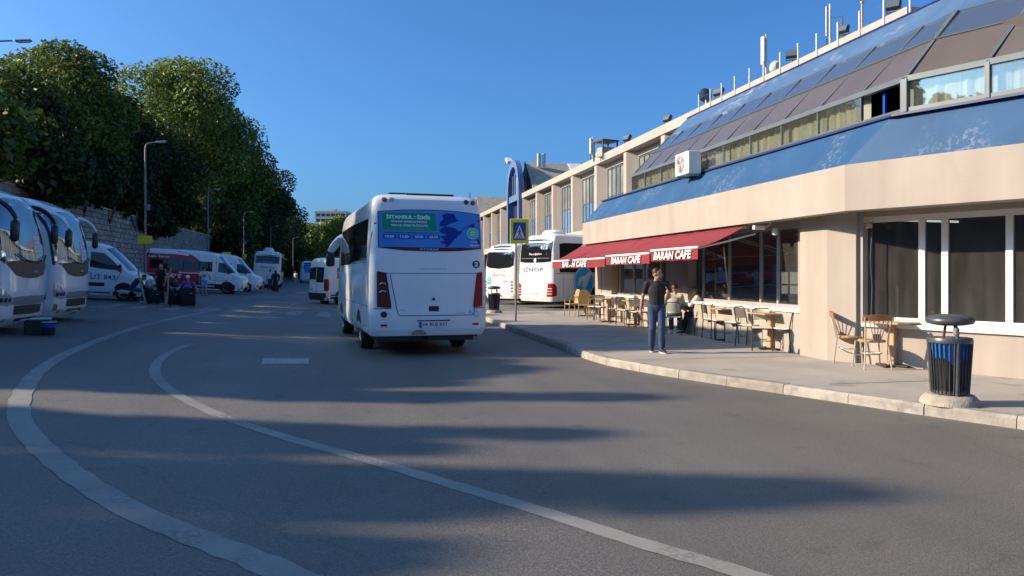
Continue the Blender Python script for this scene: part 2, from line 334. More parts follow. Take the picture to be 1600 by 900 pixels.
# ------------------------------------------------------------------ mesh helpers
class MB:
    def __init__(s): s.v = []; s.f = []; s.m = []
    def add(s, vs, fs, mi=0):
        o = len(s.v); s.v += [tuple(p) for p in vs]
        for f in fs: s.f.append([i + o for i in f]); s.m.append(mi)
        return s
    def box(s, c, size, rot=None, mi=0, bev=0.0):
        hx, hy, hz = (d / 2 for d in size)
        if bev > 0:
            b = min(bev, hx * .9, hy * .9, hz * .9); vs = []; idx = {}
            for sx in (-1, 1):
                for sy in (-1, 1):
                    for sz in (-1, 1):
                        for ax in range(3):
                            p = [sx * (hx - b), sy * (hy - b), sz * (hz - b)]; p[ax] += (sx, sy, sz)[ax] * b
                            idx[(sx, sy, sz, ax)] = len(vs); vs.append(p)
            fs = []
            for ax in range(3):
                a1, a2 = [k for k in range(3) if k != ax]
                for sg in (-1, 1):
                    q = []
                    for (u, w) in ((-1, -1), (1, -1), (1, 1), (-1, 1)):
                        t = [0, 0, 0]; t[ax] = sg; t[a1] = u; t[a2] = w; q.append(idx[(*t, ax)])
                    fs.append(q)
            for ax in range(3):
                a1, a2 = [k for k in range(3) if k != ax]
                for u in (-1, 1):
                    for w in (-1, 1):
                        t0 = [0, 0, 0]; t0[ax] = -1; t0[a1] = u; t0[a2] = w; t1 = list(t0); t1[ax] = 1
                        fs.append([idx[(*t0, a1)], idx[(*t1, a1)], idx[(*t1, a2)], idx[(*t0, a2)]])
            for sx in (-1, 1):
                for sy in (-1, 1):
                    for sz in (-1, 1): fs.append([idx[(sx, sy, sz, k)] for k in range(3)])
        else:
            vs = [(sx * hx, sy * hy, sz * hz) for sx in (-1, 1) for sy in (-1, 1) for sz in (-1, 1)]
            fs = [(0, 1, 3, 2), (4, 6, 7, 5), (0, 4, 5, 1), (2, 3, 7, 6), (0, 2, 6, 4), (1, 5, 7, 3)]
        M = Euler(rot).to_matrix() if rot else None
        c = Vector(c)
        return s.add([(M @ Vector(p) if M else Vector(p)) + c for p in vs], fs, mi)
    def bb(s, x0, x1, y0, y1, z0, z1, mi=0, bev=0.0):
        return s.box(((x0 + x1) / 2, (y0 + y1) / 2, (z0 + z1) / 2), (abs(x1 - x0), abs(y1 - y0), abs(z1 - z0)), None, mi, bev)
    def tube(s, pts, r, n=8, mi=0, cap=True, flat=1.0):
        pts = [Vector(p) for p in pts]; k = len(pts)
        rs = r if isinstance(r, (list, tuple)) else [r] * k
        vs = []; up = None
        for i, p in enumerate(pts):
            t = (pts[min(i + 1, k - 1)] - pts[max(i - 1, 0)])
            t = t.normalized() if t.length > 1e-9 else Vector((0, 0, 1))
            if up is None:
                ref = Vector((0, 0, 1)) if abs(t.z) < 0.9 else Vector((0, 1, 0))
                up = (ref - t * ref.dot(t)).normalized()
            else:
                up = up - t * up.dot(t)
                up = up.normalized() if up.length > 1e-6 else t.orthogonal().normalized()
            sd = t.cross(up)
            for j in range(n):
                a = 2 * math.pi * j / n
                rr = rs[i]
                rx, ry = rr if isinstance(rr, tuple) else (rr, rr * flat)
                vs.append(p + sd * (rx * math.cos(a)) + up * (ry * math.sin(a)))
        fs = [(i * n + j, i * n + (j + 1) % n, (i + 1) * n + (j + 1) % n, (i + 1) * n + j) for i in range(k - 1) for j in range(n)]
        if cap: fs += [list(range(n))[::-1], [(k - 1) * n + j for j in range(n)]]
        return s.add(vs, fs, mi)
    def lathe(s, prof, n=20, c=(0, 0, 0), axis='Z', mi=0, cap=True):
        vs = []
        for (r, h) in prof:
            for j in range(n):
                a = 2 * math.pi * j / n
                p = (r * math.cos(a), r * math.sin(a), h)
                if axis == 'X': p = (p[2], p[0], p[1])
                if axis == 'Y': p = (p[0], p[2], p[1])
                vs.append((p[0] + c[0], p[1] + c[1], p[2] + c[2]))
        k = len(prof)
        fs = [(i * n + j, i * n + (j + 1) % n, (i + 1) * n + (j + 1) % n, (i + 1) * n + j) for i in range(k - 1) for j in range(n)]
        if cap: fs += [list(range(n))[::-1], [(k - 1) * n + j for j in range(n)]]
        return s.add(vs, fs, mi)
    def ellipsoid(s, c, r, nu=14, nv=10, mi=0, rot=None):
        vs = []; M = Euler(rot).to_matrix() if rot else None
        for i in range(nv + 1):
            t = math.pi * i / nv
            for j in range(nu):
                a = 2 * math.pi * j / nu
                p = Vector((r[0] * math.sin(t) * math.cos(a), r[1] * math.sin(t) * math.sin(a), r[2] * math.cos(t)))
                if M: p = M @ p
                vs.append(p + Vector(c))
        fs = [(i * nu + j, (i + 1) * nu + j, (i + 1) * nu + (j + 1) % nu, i * nu + (j + 1) % nu) for i in range(nv) for j in range(nu)]
        return s.add(vs, fs, mi)
    def prism(s, poly, vec, mi=0):
        """poly: list of 3-D points, extruded along vec"""
        k = len(poly); v = Vector(vec)
        vs = [Vector(p) for p in poly] + [Vector(p) + v for p in poly]
        fs = [list(range(k))[::-1], [k + i for i in range(k)]] + [(i, (i + 1) % k, k + (i + 1) % k, k + i) for i in range(k)]
        return s.add(vs, fs, mi)
    def sheet(s, poly, mi=0): return s.add(poly, [list(range(len(poly)))], mi)
    def build(s, name, mats, parent=None, smooth=False, loc=None, angle=40, recalc=True):
        me = bpy.data.meshes.new(name)
        me.from_pydata([tuple(p) for p in s.v], [], s.f)
        if not isinstance(mats, (list, tuple)): mats = [mats]
        for m in mats: me.materials.append(m)
        if len(mats) > 1: me.polygons.foreach_set("material_index", s.m)
        if recalc:
            bm = bmesh.new(); bm.from_mesh(me)
            bmesh.ops.recalc_face_normals(bm, faces=bm.faces); bm.to_mesh(me); bm.free()
        if smooth:
            me.polygons.foreach_set("use_smooth", [True] * len(me.polygons))
            me.set_sharp_from_angle(angle=R(angle))
        me.update()
        return link(name, me, parent, loc)
def link(name, me, parent=None, loc=None, rot=None):
    o = bpy.data.objects.new(name, me); COL.objects.link(o)
    if parent is not None: o.parent = parent
    if loc is not None: o.location = loc
    if rot is not None: o.rotation_euler = rot
    return o
def tag(o, label=None, cat=None, group=None, kind=None):
    if label: o["label"] = label
    if cat: o["category"] = cat
    if group: o["group"] = group
    if kind: o["kind"] = kind
    return o
def thing(name, label, cat, loc=(0, 0, 0), rotz=0.0, group=None):
    o = bpy.data.objects.new(name, None); COL.objects.link(o)
    o.empty_display_size = 0.2
    o.location = loc; o.rotation_euler = (0, 0, rotz)
    return tag(o, label, cat, group)
KIDS = {}
def copy_tree(o, loc=None, rotz=None, label=None, parent=None, scale=None):
    kids = [c for c in COL.objects if c.parent == o] if o not in KIDS else KIDS[o]
    KIDS[o] = kids
    c = o.copy(); COL.objects.link(c); c.parent = parent
    for k in kids: copy_tree(k, parent=c)
    if loc is not None: c.location = loc
    if rotz is not None: c.rotation_euler = (0, 0, rotz)
    if scale is not None: c.scale = scale
    if label: c["label"] = label
    return c
TEXTS = {}
def text2d(s, shear=0.0, bold=0.0, space=1.0):
    key = (s, shear, bold, space)
    if key in TEXTS: return TEXTS[key]
    cu = bpy.data.curves.new("lettering", 'FONT'); cu.body = s; cu.size = 1.0; cu.shear = shear; cu.offset = bold; cu.space_character = space
    cu.resolution_u = 2; cu.dimensions = '2D'; cu.fill_mode = 'BOTH'
    o = bpy.data.objects.new("lettering", cu); COL.objects.link(o)
    dg = bpy.context.evaluated_depsgraph_get(); dg.update()
    me = bpy.data.meshes.new_from_object(o.evaluated_get(dg))
    v = np.array([p.co[:2] for p in me.vertices]); f = [list(p.vertices) for p in me.polygons]
    bpy.data.objects.remove(o); bpy.data.curves.remove(cu); bpy.data.meshes.remove(me)
    c = (v.min(0) + v.max(0)) / 2; v = v - c
    TEXTS[key] = (v, f, v.max(0) * 2)
    return TEXTS[key]
def text_on(fn, s, width, height, m, parent, shear=0.0, bold=0.02, name="lettering", space=1.0, slope=0.0):
    """flat print: fn maps (across, up) to a point on the surface"""
    v, f, size = text2d(s, shear, bold, space)
    sx, sy = width / size[0], height / size[1]
    b = MB(); b.add([fn(p[0] * sx, p[1] * sy + slope * p[0] * sx) for p in v], f)
    return b.build(name, m, parent, recalc=False)
def plane_fn(o, ex, ey):
    o = Vector(o); ex = Vector(ex); ey = Vector(ey)
    return lambda u, v: o + ex * u + ey * v

# ------------------------------------------------------------------ ground, road markings, pavement, kerb
def build_ground():
    xs = [-1500, -400, -120, -60, -30, -24] + [-22 + i for i in range(0, 23)] + [2, 4, 8, 20, 60, 200, 1500]
    ys = [-300, -60, -20, -8] + list(range(-4, 40, 2)) + [45, 60, 90, 140, 220, 400, 900, 2500]
    b = MB(); vs = [(x, y, gz(x)) for y in ys for x in xs]; n = len(xs)
    b.add(vs, [(j * n + i, j * n + i + 1, (j + 1) * n + i + 1, (j + 1) * n + i) for j in range(len(ys) - 1) for i in range(n - 1)])
    tag(b.build("road", M_ASPH, smooth=True), kind="structure")
build_ground()
def catmull(pts, k=8):
    out = []
    P = [pts[0]] + list(pts) + [pts[-1]]
    for i in range(1, len(P) - 2):
        for j in range(k):
            t = j / k; a, b, c, d = P[i - 1], P[i], P[i + 1], P[i + 2]
            out.append(0.5 * ((2 * b) + (c - a) * t + (2 * a - 5 * b + 4 * c - d) * t * t + (3 * b - a - 3 * c + d) * t ** 3))
    out.append(P[-1]); return out
def line_strip(name, pix, width, m):
    pts = catmull([Vector((*G(*p)[:2], 0)) for p in pix]); b = MB(); vs = []
    for i, p in enumerate(pts):
        t = (pts[min(i + 1, len(pts) - 1)] - pts[max(i - 1, 0)]).normalized(); nrm = Vector((-t.y, t.x, 0))
        w = width * (1 + 0.05 * math.sin(i * 1.7) + 0.05 * math.sin(i * 4.3))
        for sgn in (-0.5, 0.0, 0.5):
            q = p + nrm * w * sgn; vs.append((q.x, q.y, gz(q.x) + 0.006))
    b.add(vs, [(3 * i + j, 3 * i + j + 1, 3 * i + 4 + j, 3 * i + 3 + j) for i in range(len(pts) - 1) for j in (0, 1)])
    return tag(b.build(name, m), kind="structure")
line_strip("road_marking", [(640, 990), (430, 889), (300, 838), (200, 795), (110, 738), (55, 690), (30, 650), (38, 610), (68, 575), (122, 545), (200, 516), (265, 499), (345, 483)], 0.225, M_LINE)
line_strip("road_marking", [(1320, 948), (1150, 893), (1000, 849), (850, 801), (700, 756), (560, 715), (440, 682), (340, 648), (272, 614), (244, 588), (246, 567), (268, 550), (300, 537)], 0.165, M_LINE)
def ground_quad(name, x0, x1, y0, y1, m, off=0.006):
    b = MB(); k = max(1, int(abs(x1 - x0) / 0.8)); vs = []
    for i in range(k + 1):
        x = x0 + (x1 - x0) * i / k
        vs += [(x, y0, gz(x) + off), (x, y1, gz(x) + off)]
    b.add(vs, [(2 * i, 2 * i + 2, 2 * i + 3, 2 * i + 1) for i in range(k)])
    return tag(b.build(name, m), kind="structure")
p0, p1 = G(410, 569), G(484, 560)
b = MB(); q = [G(408, 569), G(483, 569), G(482, 560), G(412, 560)]
b.sheet([(p.x, p.y, gz(p.x) + 0.006) for p in q]); tag(b.build("road_marking", M_DASH), kind="structure")
for i in range(11):                                   # the worn zebra crossing beyond the bus
    x = -9.6 + i * 1.15
    ground_quad("zebra_stripe", x, x + 0.55, 30.2, 33.6, M_LINE2)
ground_quad("stop_line", -10.5, -6.2, 28.2, 28.45, M_LINE2)
ground_quad("road_marking", -3.2, -3.08, 36, 44, M_LINE2)
ground_quad("road_marking", -6.2, -6.08, 44, 70, M_LINE2)

KP = [(4.62, 31.0), (4.62, 26.3), (4.57, 22.0), (4.60, 17.2), (4.52, 14.2), (4.62, 13.2), (4.90, 12.3), (5.36, 11.0), (6.13, 9.29), (6.75, 7.79), (7.15, 6.95), (8.3, 4.4), (11.2, -2.0)]
def kerb_points():
    pts = catmull([Vector((x, y, 0)) for x, y in KP], 10)
    out = [pts[0]]; acc = 0
    for i in range(1, len(pts)):
        out.append(pts[i])
    return out
KPTS = kerb_points()
def resample(pts, step):
    res = [pts[0].copy()]; need = step; prev = pts[0]
    for p in pts[1:]:
        seg = (p - prev).length
        while seg >= need:
            prev = prev + (p - prev).normalized() * need; res.append(prev.copy()); seg = (p - prev).length; need = step
        need -= seg; prev = p
    return res
pave = MB()
inner = [(p.x + 0.12, p.y, 0.13) for p in KPTS]
pave.sheet(inner + [(60, -2.0, 0.13), (60, 31.0, 0.13)])
pavement = tag(pave.build("pavement", M_PAVE, recalc=False), kind="structure")
joints = MB()
for yy in (9.6, 13.0, 16.4, 19.8, 23.2, 26.6):
    joints.sheet([(5.0 if yy > 12.3 else 6.6, yy, 0.134), (8.42, yy, 0.134), (8.42, yy + 0.02, 0.134), (5.0 if yy > 12.3 else 6.6, yy + 0.02, 0.134)])
joints.build("expansion_joint", M_SEAM, pavement, recalc=False)["kind"] = "stuff"
kerb_root = tag(bpy.data.objects.new("kerb", None), kind="structure"); COL.objects.link(kerb_root)
ks = resample(KPTS, 0.98)
for i in range(len(ks) - 1):
    a, c = ks[i], ks[i + 1]; t = (c - a).normalized(); nr = Vector((-t.y, t.x, 0)) * -1
    if nr.x > 0: nr = -nr
    g = 0.005; a2 = a + t * g; c2 = c - t * g
    h = 0.136 + rng.uniform(-0.003, 0.004); wv = 0.17
    o1 = nr * 0.0; i1 = -nr * wv
    jit = nr * rng.uniform(-0.006, 0.006)
    k = MB()
    prof = [(0.03, -0.02), (0.025, h - 0.035), (0.0, h), (-wv, h), (-wv, -0.02)]
    vs = [a2 + nr * px_ + jit + Vector((0, 0, z_)) for px_, z_ in prof] + [c2 + nr * px_ + jit + Vector((0, 0, z_)) for px_, z_ in prof]
    k.add(vs, [(0, 1, 6, 5), (1, 2, 7, 6), (2, 3, 8, 7), (3, 4, 9, 8), (0, 1, 2, 3, 4), (5, 6, 7, 8, 9)])
    k.build("kerb_stone", M_KERB, kerb_root)

# ------------------------------------------------------------------ cafe building
CH = R(25)                                             # the road front turns by 25 degrees at the corner
CD = Vector((math.sin(CH), -math.cos(CH), 0))          # along the turned front, towards the viewer
CN = Vector((-math.cos(CH), -math.sin(CH), 0))         # its outward normal
cafe = thing("cafe_building", "cream cafe building with blue skirt roof and sloping glass attic", "building")
Y_FAR = 25.8
def wall_y(px, x): return (F * (x / CA) / (px - 556) - x * SA) / CA
def hit(px, K):
    """distance along the turned front from kink K at photo column px"""
    k = (px - 800) / F; dx, dy = k * CA + SA, CA - k * SA
    # K + CD*t = d*(dx,dy)
    det = CD.x * (-dy) - CD.y * (-dx)
    return (-K[0] * (-dy) + K[1] * (-dx)) / det
def ext2(name, prof_a, K_list, m, y_far=Y_FAR, run=9.0, parent=cafe, far_shift=None, smooth=False):
    """sweep a section along the straight front and round the corner; prof: list of (x, z), K_list: kink y of each point"""
    b = MB(); n = len(prof_a); rows = []
    for st in range(3):
        for i, (x, z) in enumerate(prof_a):
            ky = K_list[i]
            if st == 0: rows.append((x, y_far - (far_shift[i] if far_shift else 0), z))
            elif st == 1: rows.append((x, ky, z))
            else: rows.append((x + CD.x * run, ky + CD.y * run, z))
    fs = []
    for st in range(2):
        for i in range(n):
            j = (i + 1) % n
            fs.append((st * n + i, st * n + j, (st + 1) * n + j, (st + 1) * n + i))
    fs += [list(range(n)), [2 * n + i for i in range(n)]]
    b.add(rows, fs)
    return b.build(name, m, parent, smooth=smooth)
XF, ZB, ZT = 7.90, 2.74, 3.50
def ky(x): return 11.09 + (x - XF) * math.tan(CH / 2)   # kink of a line offset from the fascia
ext2("fascia", [(XF, ZB), (XF, ZT), (XF + 0.25, ZT), (XF + 0.25, ZB)], [ky(XF), ky(XF), ky(XF + .25), ky(XF + .25)], M_CREAM)
ext2("soffit", [(XF + 0.26, ZB + 0.05), (XF + 0.26, ZB + 0.2), (13.0, ZB + 0.2), (13.0, ZB + 0.05)], [ky(XF + .26)] * 2 + [ky(13.0)] * 2, M_CREAM, y_far=Y_FAR - 0.02)
ext2("skirt_roof", [(XF + 0.02, ZT + 0.004), (8.46, 4.22), (8.62, 4.22), (8.62, ZT + 0.004)], [11.09, 10.72, 10.8, 11.2], M_BLUE, far_shift=[0.0, 0.6, 0.6, 0.0])
ext2("ledge", [(8.40, 4.223), (8.40, 4.262), (8.80, 4.262), (8.80, 4.223)], [10.62, 10.62, 10.75, 10.75], M_NAVY, y_far=25.2)
terr = MB(); terr.sheet([(8.63, 22.3, 4.2), (8.63, 25.2, 4.2), (16, 25.2, 4.2), (16, 22.3, 4.2)])
terr.build("flat_roof", M_ROOFGREY, cafe, recalc=False)
# end wall of the cafe (faces away along the road) and floor slab inside
b = MB(); b.bb(8.5, 17.8, Y_FAR - 0.25, Y_FAR - 0.03, 0.1, ZB + 0.04); b.build("end_wall", M_CREAM, cafe)

PX, GX = 8.40, 8.72                                     # faces of the pillars and of the glazing
def quadbox(b, p, q, thick, z0, z1, nrm):
    """upright slab between plan points p and q, thick inwards (against nrm)"""
    p = Vector((p[0], p[1], 0)); q = Vector((q[0], q[1], 0)); n = Vector((nrm[0], nrm[1], 0)) * thick
    base = [p, q, q - n, p - n]
    return b.prism([(v.x, v.y, z0) for v in base], (0, 0, z1 - z0))
NS = (-1, 0)
SILL_L, SILL_R = 1.00, 0.85
yp0, yp1 = wall_y(1250, PX), wall_y(1292, PX)           # the big corner pillar
cor = Vector((PX, yp1, 0))
# ground-floor front, straight part
low = MB(); quadbox(low, (PX + 0.1, Y_FAR), (PX + 0.1, yp0), 0.22, 0.10, SILL_L - 0.06, NS)
low.build("dado_wall", M_CREAM, cafe)
sill = MB(); quadbox(sill, (PX + 0.06, Y_FAR - 0.3), (PX + 0.06, yp0 + 0.004), 0.4, SILL_L - 0.057, SILL_L, NS)
sill.build("window_sill", M_TRIMW, cafe)
pil = MB(); pil.prism([(PX, yp0, 0.10), (PX, yp1, 0.10), (PX + CD.x * 0.55, yp1 + CD.y * 0.55, 0.10), (PX + CD.x * 0.55 + 0.5, yp1 + CD.y * 0.55 + 0.2, 0.10), (PX + 0.6, yp0, 0.10)], (0, 0, 2.69))
pil.build("corner_pillar", M_CREAM, cafe)
def px_pillar(x0, x1, name, m, proud=0.0):
    bb_ = MB(); ya, yb = wall_y(x0, PX), wall_y(x1, PX); quadbox(bb_, (PX + 0.12 - proud, ya), (PX + 0.12 - proud, yb), 0.4, 0.12, 2.786, NS); return bb_.build(name, m, cafe)
px_pillar(1034, 1068, "pillar", M_CREAM)
px_pillar(925, 950, "pillar", M_CREAM)
def window(part, p, q, z0, z1, nrm, fw, m_frame, m_pane, depth=0.07, divs=(), transom=None):
    """a glazed opening: frame as part, each pane a sub-part"""
    p = Vector((p[0], p[1], 0)); q = Vector((q[0], q[1], 0)); t = (q - p).normalized(); L = (q - p).length; n = Vector((nrm[0], nrm[1], 0))
    def slab(b, a0, a1, za, zb, d0, d1):
        base = [p + t * a0 - n * d0, p + t * a1 - n * d0, p + t * a1 - n * d1, p + t * a0 - n * d1]
        b.prism([(v.x, v.y, za) for v in base], (0, 0, zb - za))
    f = MB(); cuts = [0.0] + list(divs) + [L]
    slab(f, 0, fw, z0, z1, 0, depth); slab(f, L - fw, L, z0, z1, 0, depth)
    slab(f, fw, L - fw, z0, z0 + fw, 0.002, depth - .002); slab(f, fw, L - fw, z1 - fw, z1, 0.002, depth - .002)
    for d in divs: slab(f, d - fw / 2, d + fw / 2, z0 + fw, z1 - fw, -0.003, depth - 0.004)
    if transom: slab(f, fw, L - fw, transom - fw / 3, transom + fw / 3, 0.006, depth - 0.006)
    fr = f.build("window", m_frame, part)
    rows = [(z0 + fw, z1 - fw)] if not transom else [(z0 + fw, transom - fw / 3), (transom + fw / 3, z1 - fw)]
    for i in range(len(cuts) - 1):
        for ri, (za, zb) in enumerate(rows):
            g = MB(); e0 = fw if i == 0 else fw / 2; e1 = fw if i == len(cuts) - 2 else fw / 2
            slab(g, cuts[i] + e0, cuts[i + 1] - e1, za, zb, depth * .45, depth * .55)
            g.build("pane", m_pane[ri % len(m_pane)] if isinstance(m_pane, list) else m_pane, fr)
    return fr
HEAD = 2.62
ZWT = 2.70
def wy(px): return wall_y(px, GX)
# straight front windows (photo columns of their mullions)
for x0, x1, dv in ((952, 1033, (968, 990, 1005)), (1070, 1250, (1098, 1139, 1188, 1215))):
    ya, yb = wy(x0), wy(x1)
    window(cafe, (GX, ya), (GX, yb), SILL_L, ZWT, NS, 0.075, M_GREYFRAME, M_SHOPGLASS, divs=[ya - wy(d) for d in dv])
hd = MB(); quadbox(hd, (GX - 0.01, Y_FAR - 0.3), (GX - 0.01, yp0 + 0.003), 0.12, ZWT + 0.003, 2.786, NS); hd.build("window_head", M_CREAM, cafe)
# turned front
KW = (PX + 0.10, ky(PX + 0.1) + 0.95)                   # kink of its dado wall
KR = Vector((8.50, 12.2, 0))
def rp(t, off=0.0): v = KR + CD * t - CN * off; return (v.x, v.y)
t0 = 0.62
lowr = MB(); quadbox(lowr, rp(t0 - 0.08, -0.004), rp(8.0), 0.25, 0.10, SILL_R - 0.07, CN); lowr.build("dado_wall", M_CREAM, cafe)
sr = MB(); quadbox(sr, rp(t0 - 0.1, -0.06), rp(8.0, -0.06), 0.32, SILL_R - 0.067, SILL_R, CN); sr.build("window_sill", M_WHITEFRAME, cafe)
KG = KR - CN * 0.16
def gt(px): return hit(px, (KG.x, KG.y))
a0 = gt(1319)
tt = [gt(p) - a0 for p in (1440, 1476, 1577)]
q0 = KG + CD * a0; q1 = KG + CD * (gt(1577) + 2.3)
window(cafe, (q0.x, q0.y), (q1.x, q1.y), SILL_R + 0.003, ZWT, CN, 0.10, M_WHITEFRAME, M_SHOPGLASS, divs=tt)
hdr = MB(); quadbox(hdr, rp(t0 - 0.15, 0.1), rp(8.0, 0.1), 0.12, ZWT + 0.003, 2.786, CN); hdr.build("window_head", M_CREAM, cafe)
pst = MB(); quadbox(pst, rp(0.50, 0.02), rp(a0 + 0.012, 0.02), 0.3, 0.11, 2.785, CN); pst.build("side_post", M_GREYFRAME, cafe)
# the room behind the glass
room = MB()
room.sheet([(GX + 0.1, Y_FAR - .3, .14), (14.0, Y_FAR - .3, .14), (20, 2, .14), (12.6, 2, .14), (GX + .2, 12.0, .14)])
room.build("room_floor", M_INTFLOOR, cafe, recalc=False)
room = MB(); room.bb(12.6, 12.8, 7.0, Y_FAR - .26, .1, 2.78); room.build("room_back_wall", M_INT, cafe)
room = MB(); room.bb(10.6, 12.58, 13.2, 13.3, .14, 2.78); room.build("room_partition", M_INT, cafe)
M_GLOWWIN = mat("glowing_back_window", (0.5, 0.48, 0.4), 0.6, emis=((1.0, 0.9, 0.68), 0.55), var=.3, vscale=3)  # own glow stands in for daylight coming through the back windows
for yb, zb, wy_, hz_ in ((20.2, 1.38, 1.0, .75), (24.3, 1.5, 1.1, .7)):
    q = MB(); q.bb(12.55, 12.595, yb - wy_ / 2, yb + wy_ / 2, zb - hz_ / 2, zb + hz_ / 2); q.build("back_window", M_GLOWWIN, cafe)
    q = MB(); q.bb(12.52, 12.549, yb - .03, yb + .03, zb - hz_ / 2, zb + hz_ / 2); q.bb(12.515, 12.548, yb - wy_ / 2, yb + wy_ / 2, zb - .02, zb + .02); q.build("back_window_bar", M_INT, cafe)
def tube_light(px, d, z, L, ang, label):
    x, y = W(px, d); t = thing("fluorescent_light", label, "lamp", (x, y, z), ang, "fluorescent lights inside the cafe")
    f = MB(); f.box((0, 0, 0.03), (L, 0.12, 0.05)); f.build("fixture", M_WHITEFRAME, t)
    g = MB(); g.tube([(-L / 2 + .03, 0, -0.02), (L / 2 - .03, 0, -0.02)], 0.018, 8); g.build("tube", M_TUBE, t)
tube_light(1452, 14.3, 2.72, 1.5, 0.12, "long fluorescent light above the white window posts of the turned front")
tube_light(1455, 16.2, 2.68, 1.5, 0.12, "fluorescent light deeper in the room behind the turned front")
# interior furniture hinted behind the glass
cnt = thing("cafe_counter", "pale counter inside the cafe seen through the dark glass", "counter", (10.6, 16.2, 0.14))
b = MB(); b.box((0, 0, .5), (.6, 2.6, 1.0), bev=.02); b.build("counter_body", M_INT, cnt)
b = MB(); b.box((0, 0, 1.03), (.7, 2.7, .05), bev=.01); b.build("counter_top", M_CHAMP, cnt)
fr = thing("drinks_fridge", "tall white shelved cabinet inside the cafe beyond the seated guests", "cabinet", (9.7, 18.9, 0.14))
b = MB(); b.box((0, 0, 1.0), (.55, .8, 2.0)); b.build("cabinet_body", M_DARK, fr)
for k in range(5):
    b = MB(); b.box((-.29, 0, .4 + k * .32), (.05, .7, .05)); b.build("shelf", M_TRIMW, fr)
    for j in range(5):
        if rng.random() < .7:
            b = MB(); b.tube([(-.30, -.26 + j * .13, .425 + k * .32), (-.30, -.26 + j * .13, .6 + k * .32)], [.04, .03], 8); b.build("bottle", M_PAPER if rng.random() < .4 else M_GREYC, fr)

# ---- attic glazing
ZA0, ZA1, ZA2, ZA3, ZA4 = 4.265, 4.78, 5.50, 6.04, 6.67
XA = [8.52, 8.52, 9.19, 9.75, 10.38]
KA = [10.45, 10.45, 10.62, 10.76, 10.90]
Y_GE = 22.5
ms = [11.5 + 1.24 * i for i in range(9)]                 # mullion positions along the straight front
yset = [KA[0]] + ms + [Y_GE]
def sl_pt(level, y, frac=None): return Vector((XA[level], y, [ZA0, ZA1, ZA2, ZA3, ZA4][level]))
def rafter(p, q, w, h, name, m, nrm):
    b = MB(); p = Vector(p); q = Vector(q); t = (q - p).normalized(); s = Vector(nrm).cross(t).normalized() * (w / 2); u = Vector(nrm).normalized() * h
    vs = [p - s, p + s, q + s, q - s]; b.add([v - u * .5 for v in vs] + [v + u * .5 for v in vs], [(0, 3, 2, 1), (4, 5, 6, 7), (0, 1, 5, 4), (1, 2, 6, 5), (2, 3, 7, 6), (3, 0, 4, 7)])
    return b.build(name, m, cafe)
def panel4(pts, name, m, off=0.0, parent=cafe, inset=0.012):
    c = sum((Vector(p) for p in pts), Vector()) / 4; n = (Vector(pts[1]) - Vector(pts[0])).cross(Vector(pts[3]) - Vector(pts[0])).normalized()
    if n.z < 0 and abs(n.z) > .1: n = -n
    vs = [Vector(p) + (c - Vector(p)).normalized() * inset + n * off for p in pts]
    b = MB(); b.prism([v - n * .02 for v in vs], n * .02); return b.build(name, m, parent)
attic = cafe
open_bay = 0
def bay(y0, y1, k, straight=True):
    def P(l, y):
        if straight: return sl_pt(l, KA[l] if k == 0 and y == KA[0] else y)
        v = Vector((XA[l], KA[l], [ZA0, ZA1, ZA2, ZA3, ZA4][l])) + CD * y
        return v
    if k != open_bay:
        panel4([P(0, y0), P(0, y1), P(1, y1), P(1, y0)], "attic_pane", M_ATTICGLASS)
        # curtain hanging behind the vertical pane
        b = MB(); n = 14; vs = []
        A, B_ = P(0, y0), P(0, y1); nn = Vector((1, 0, 0)) if straight else -CN
        for i in range(n + 1):
            q = A.lerp(B_, i / n) + nn * (0.16 + 0.03 * math.sin(i * 2.4 + k) + .015 * rng.random())
            vs += [(q.x, q.y, ZA0 + .01), (q.x, q.y, ZA1 + .02)]
        b.add(vs, [(2 * i, 2 * i + 2, 2 * i + 3, 2 * i + 1) for i in range(n)]); b.build("curtain", M_CURTAIN, cafe, smooth=True, recalc=False)
    panel4([P(1, y0), P(1, y1), P(2, y1), P(2, y0)], "sloped_panel", M_SLOPEPANEL)
    panel4([P(2, y0), P(2, y1), P(3, y1), P(3, y0)], "sloped_pane", M_SKYGLASS)
    panel4([P(3, y0), P(3, y1), P(4, y1), P(4, y0)], "flashing_sheet", M_BLUE_TOP, inset=0.001)
for i in range(len(yset) - 1): bay(yset[i], yset[i + 1], i)
tset = [0.0, 1.19, 2.42, 3.65, 4.88, 6.1]
for i in range(len(tset) - 1): bay(tset[i], tset[i + 1], 50 + i, False)
N45 = Vector((-0.72, 0, 0.69))
for i, y in enumerate(yset):
    if i == 0: continue
    rafter(sl_pt(0, y), sl_pt(1, y), 0.035, 0.05, "mullion", M_ALU, (-1, 0, 0))
    rafter(sl_pt(1, y), sl_pt(3, y), 0.035, 0.05, "rafter", M_ALU, N45)
for t in tset:
    w = 0.085 if t == 0 else 0.05
    P = [Vector((XA[l], KA[l], [ZA0, ZA1, ZA2, ZA3, ZA4][l])) + CD * t for l in range(5)]
    n2 = Vector((CN.x * .72, CN.y * .72, .69)) if t else ((Vector((-.72, 0, .69)) + Vector((CN.x * .72, CN.y * .72, .69))) / 2).normalized()
    n1 = CN if t else ((Vector((-1, 0, 0)) + CN) / 2).normalized()
    rafter(P[0], P[1], w * 1.3, 0.09, "mullion", M_ALU, n1); rafter(P[1], P[3], w, 0.07, "rafter", M_ALU, n2)
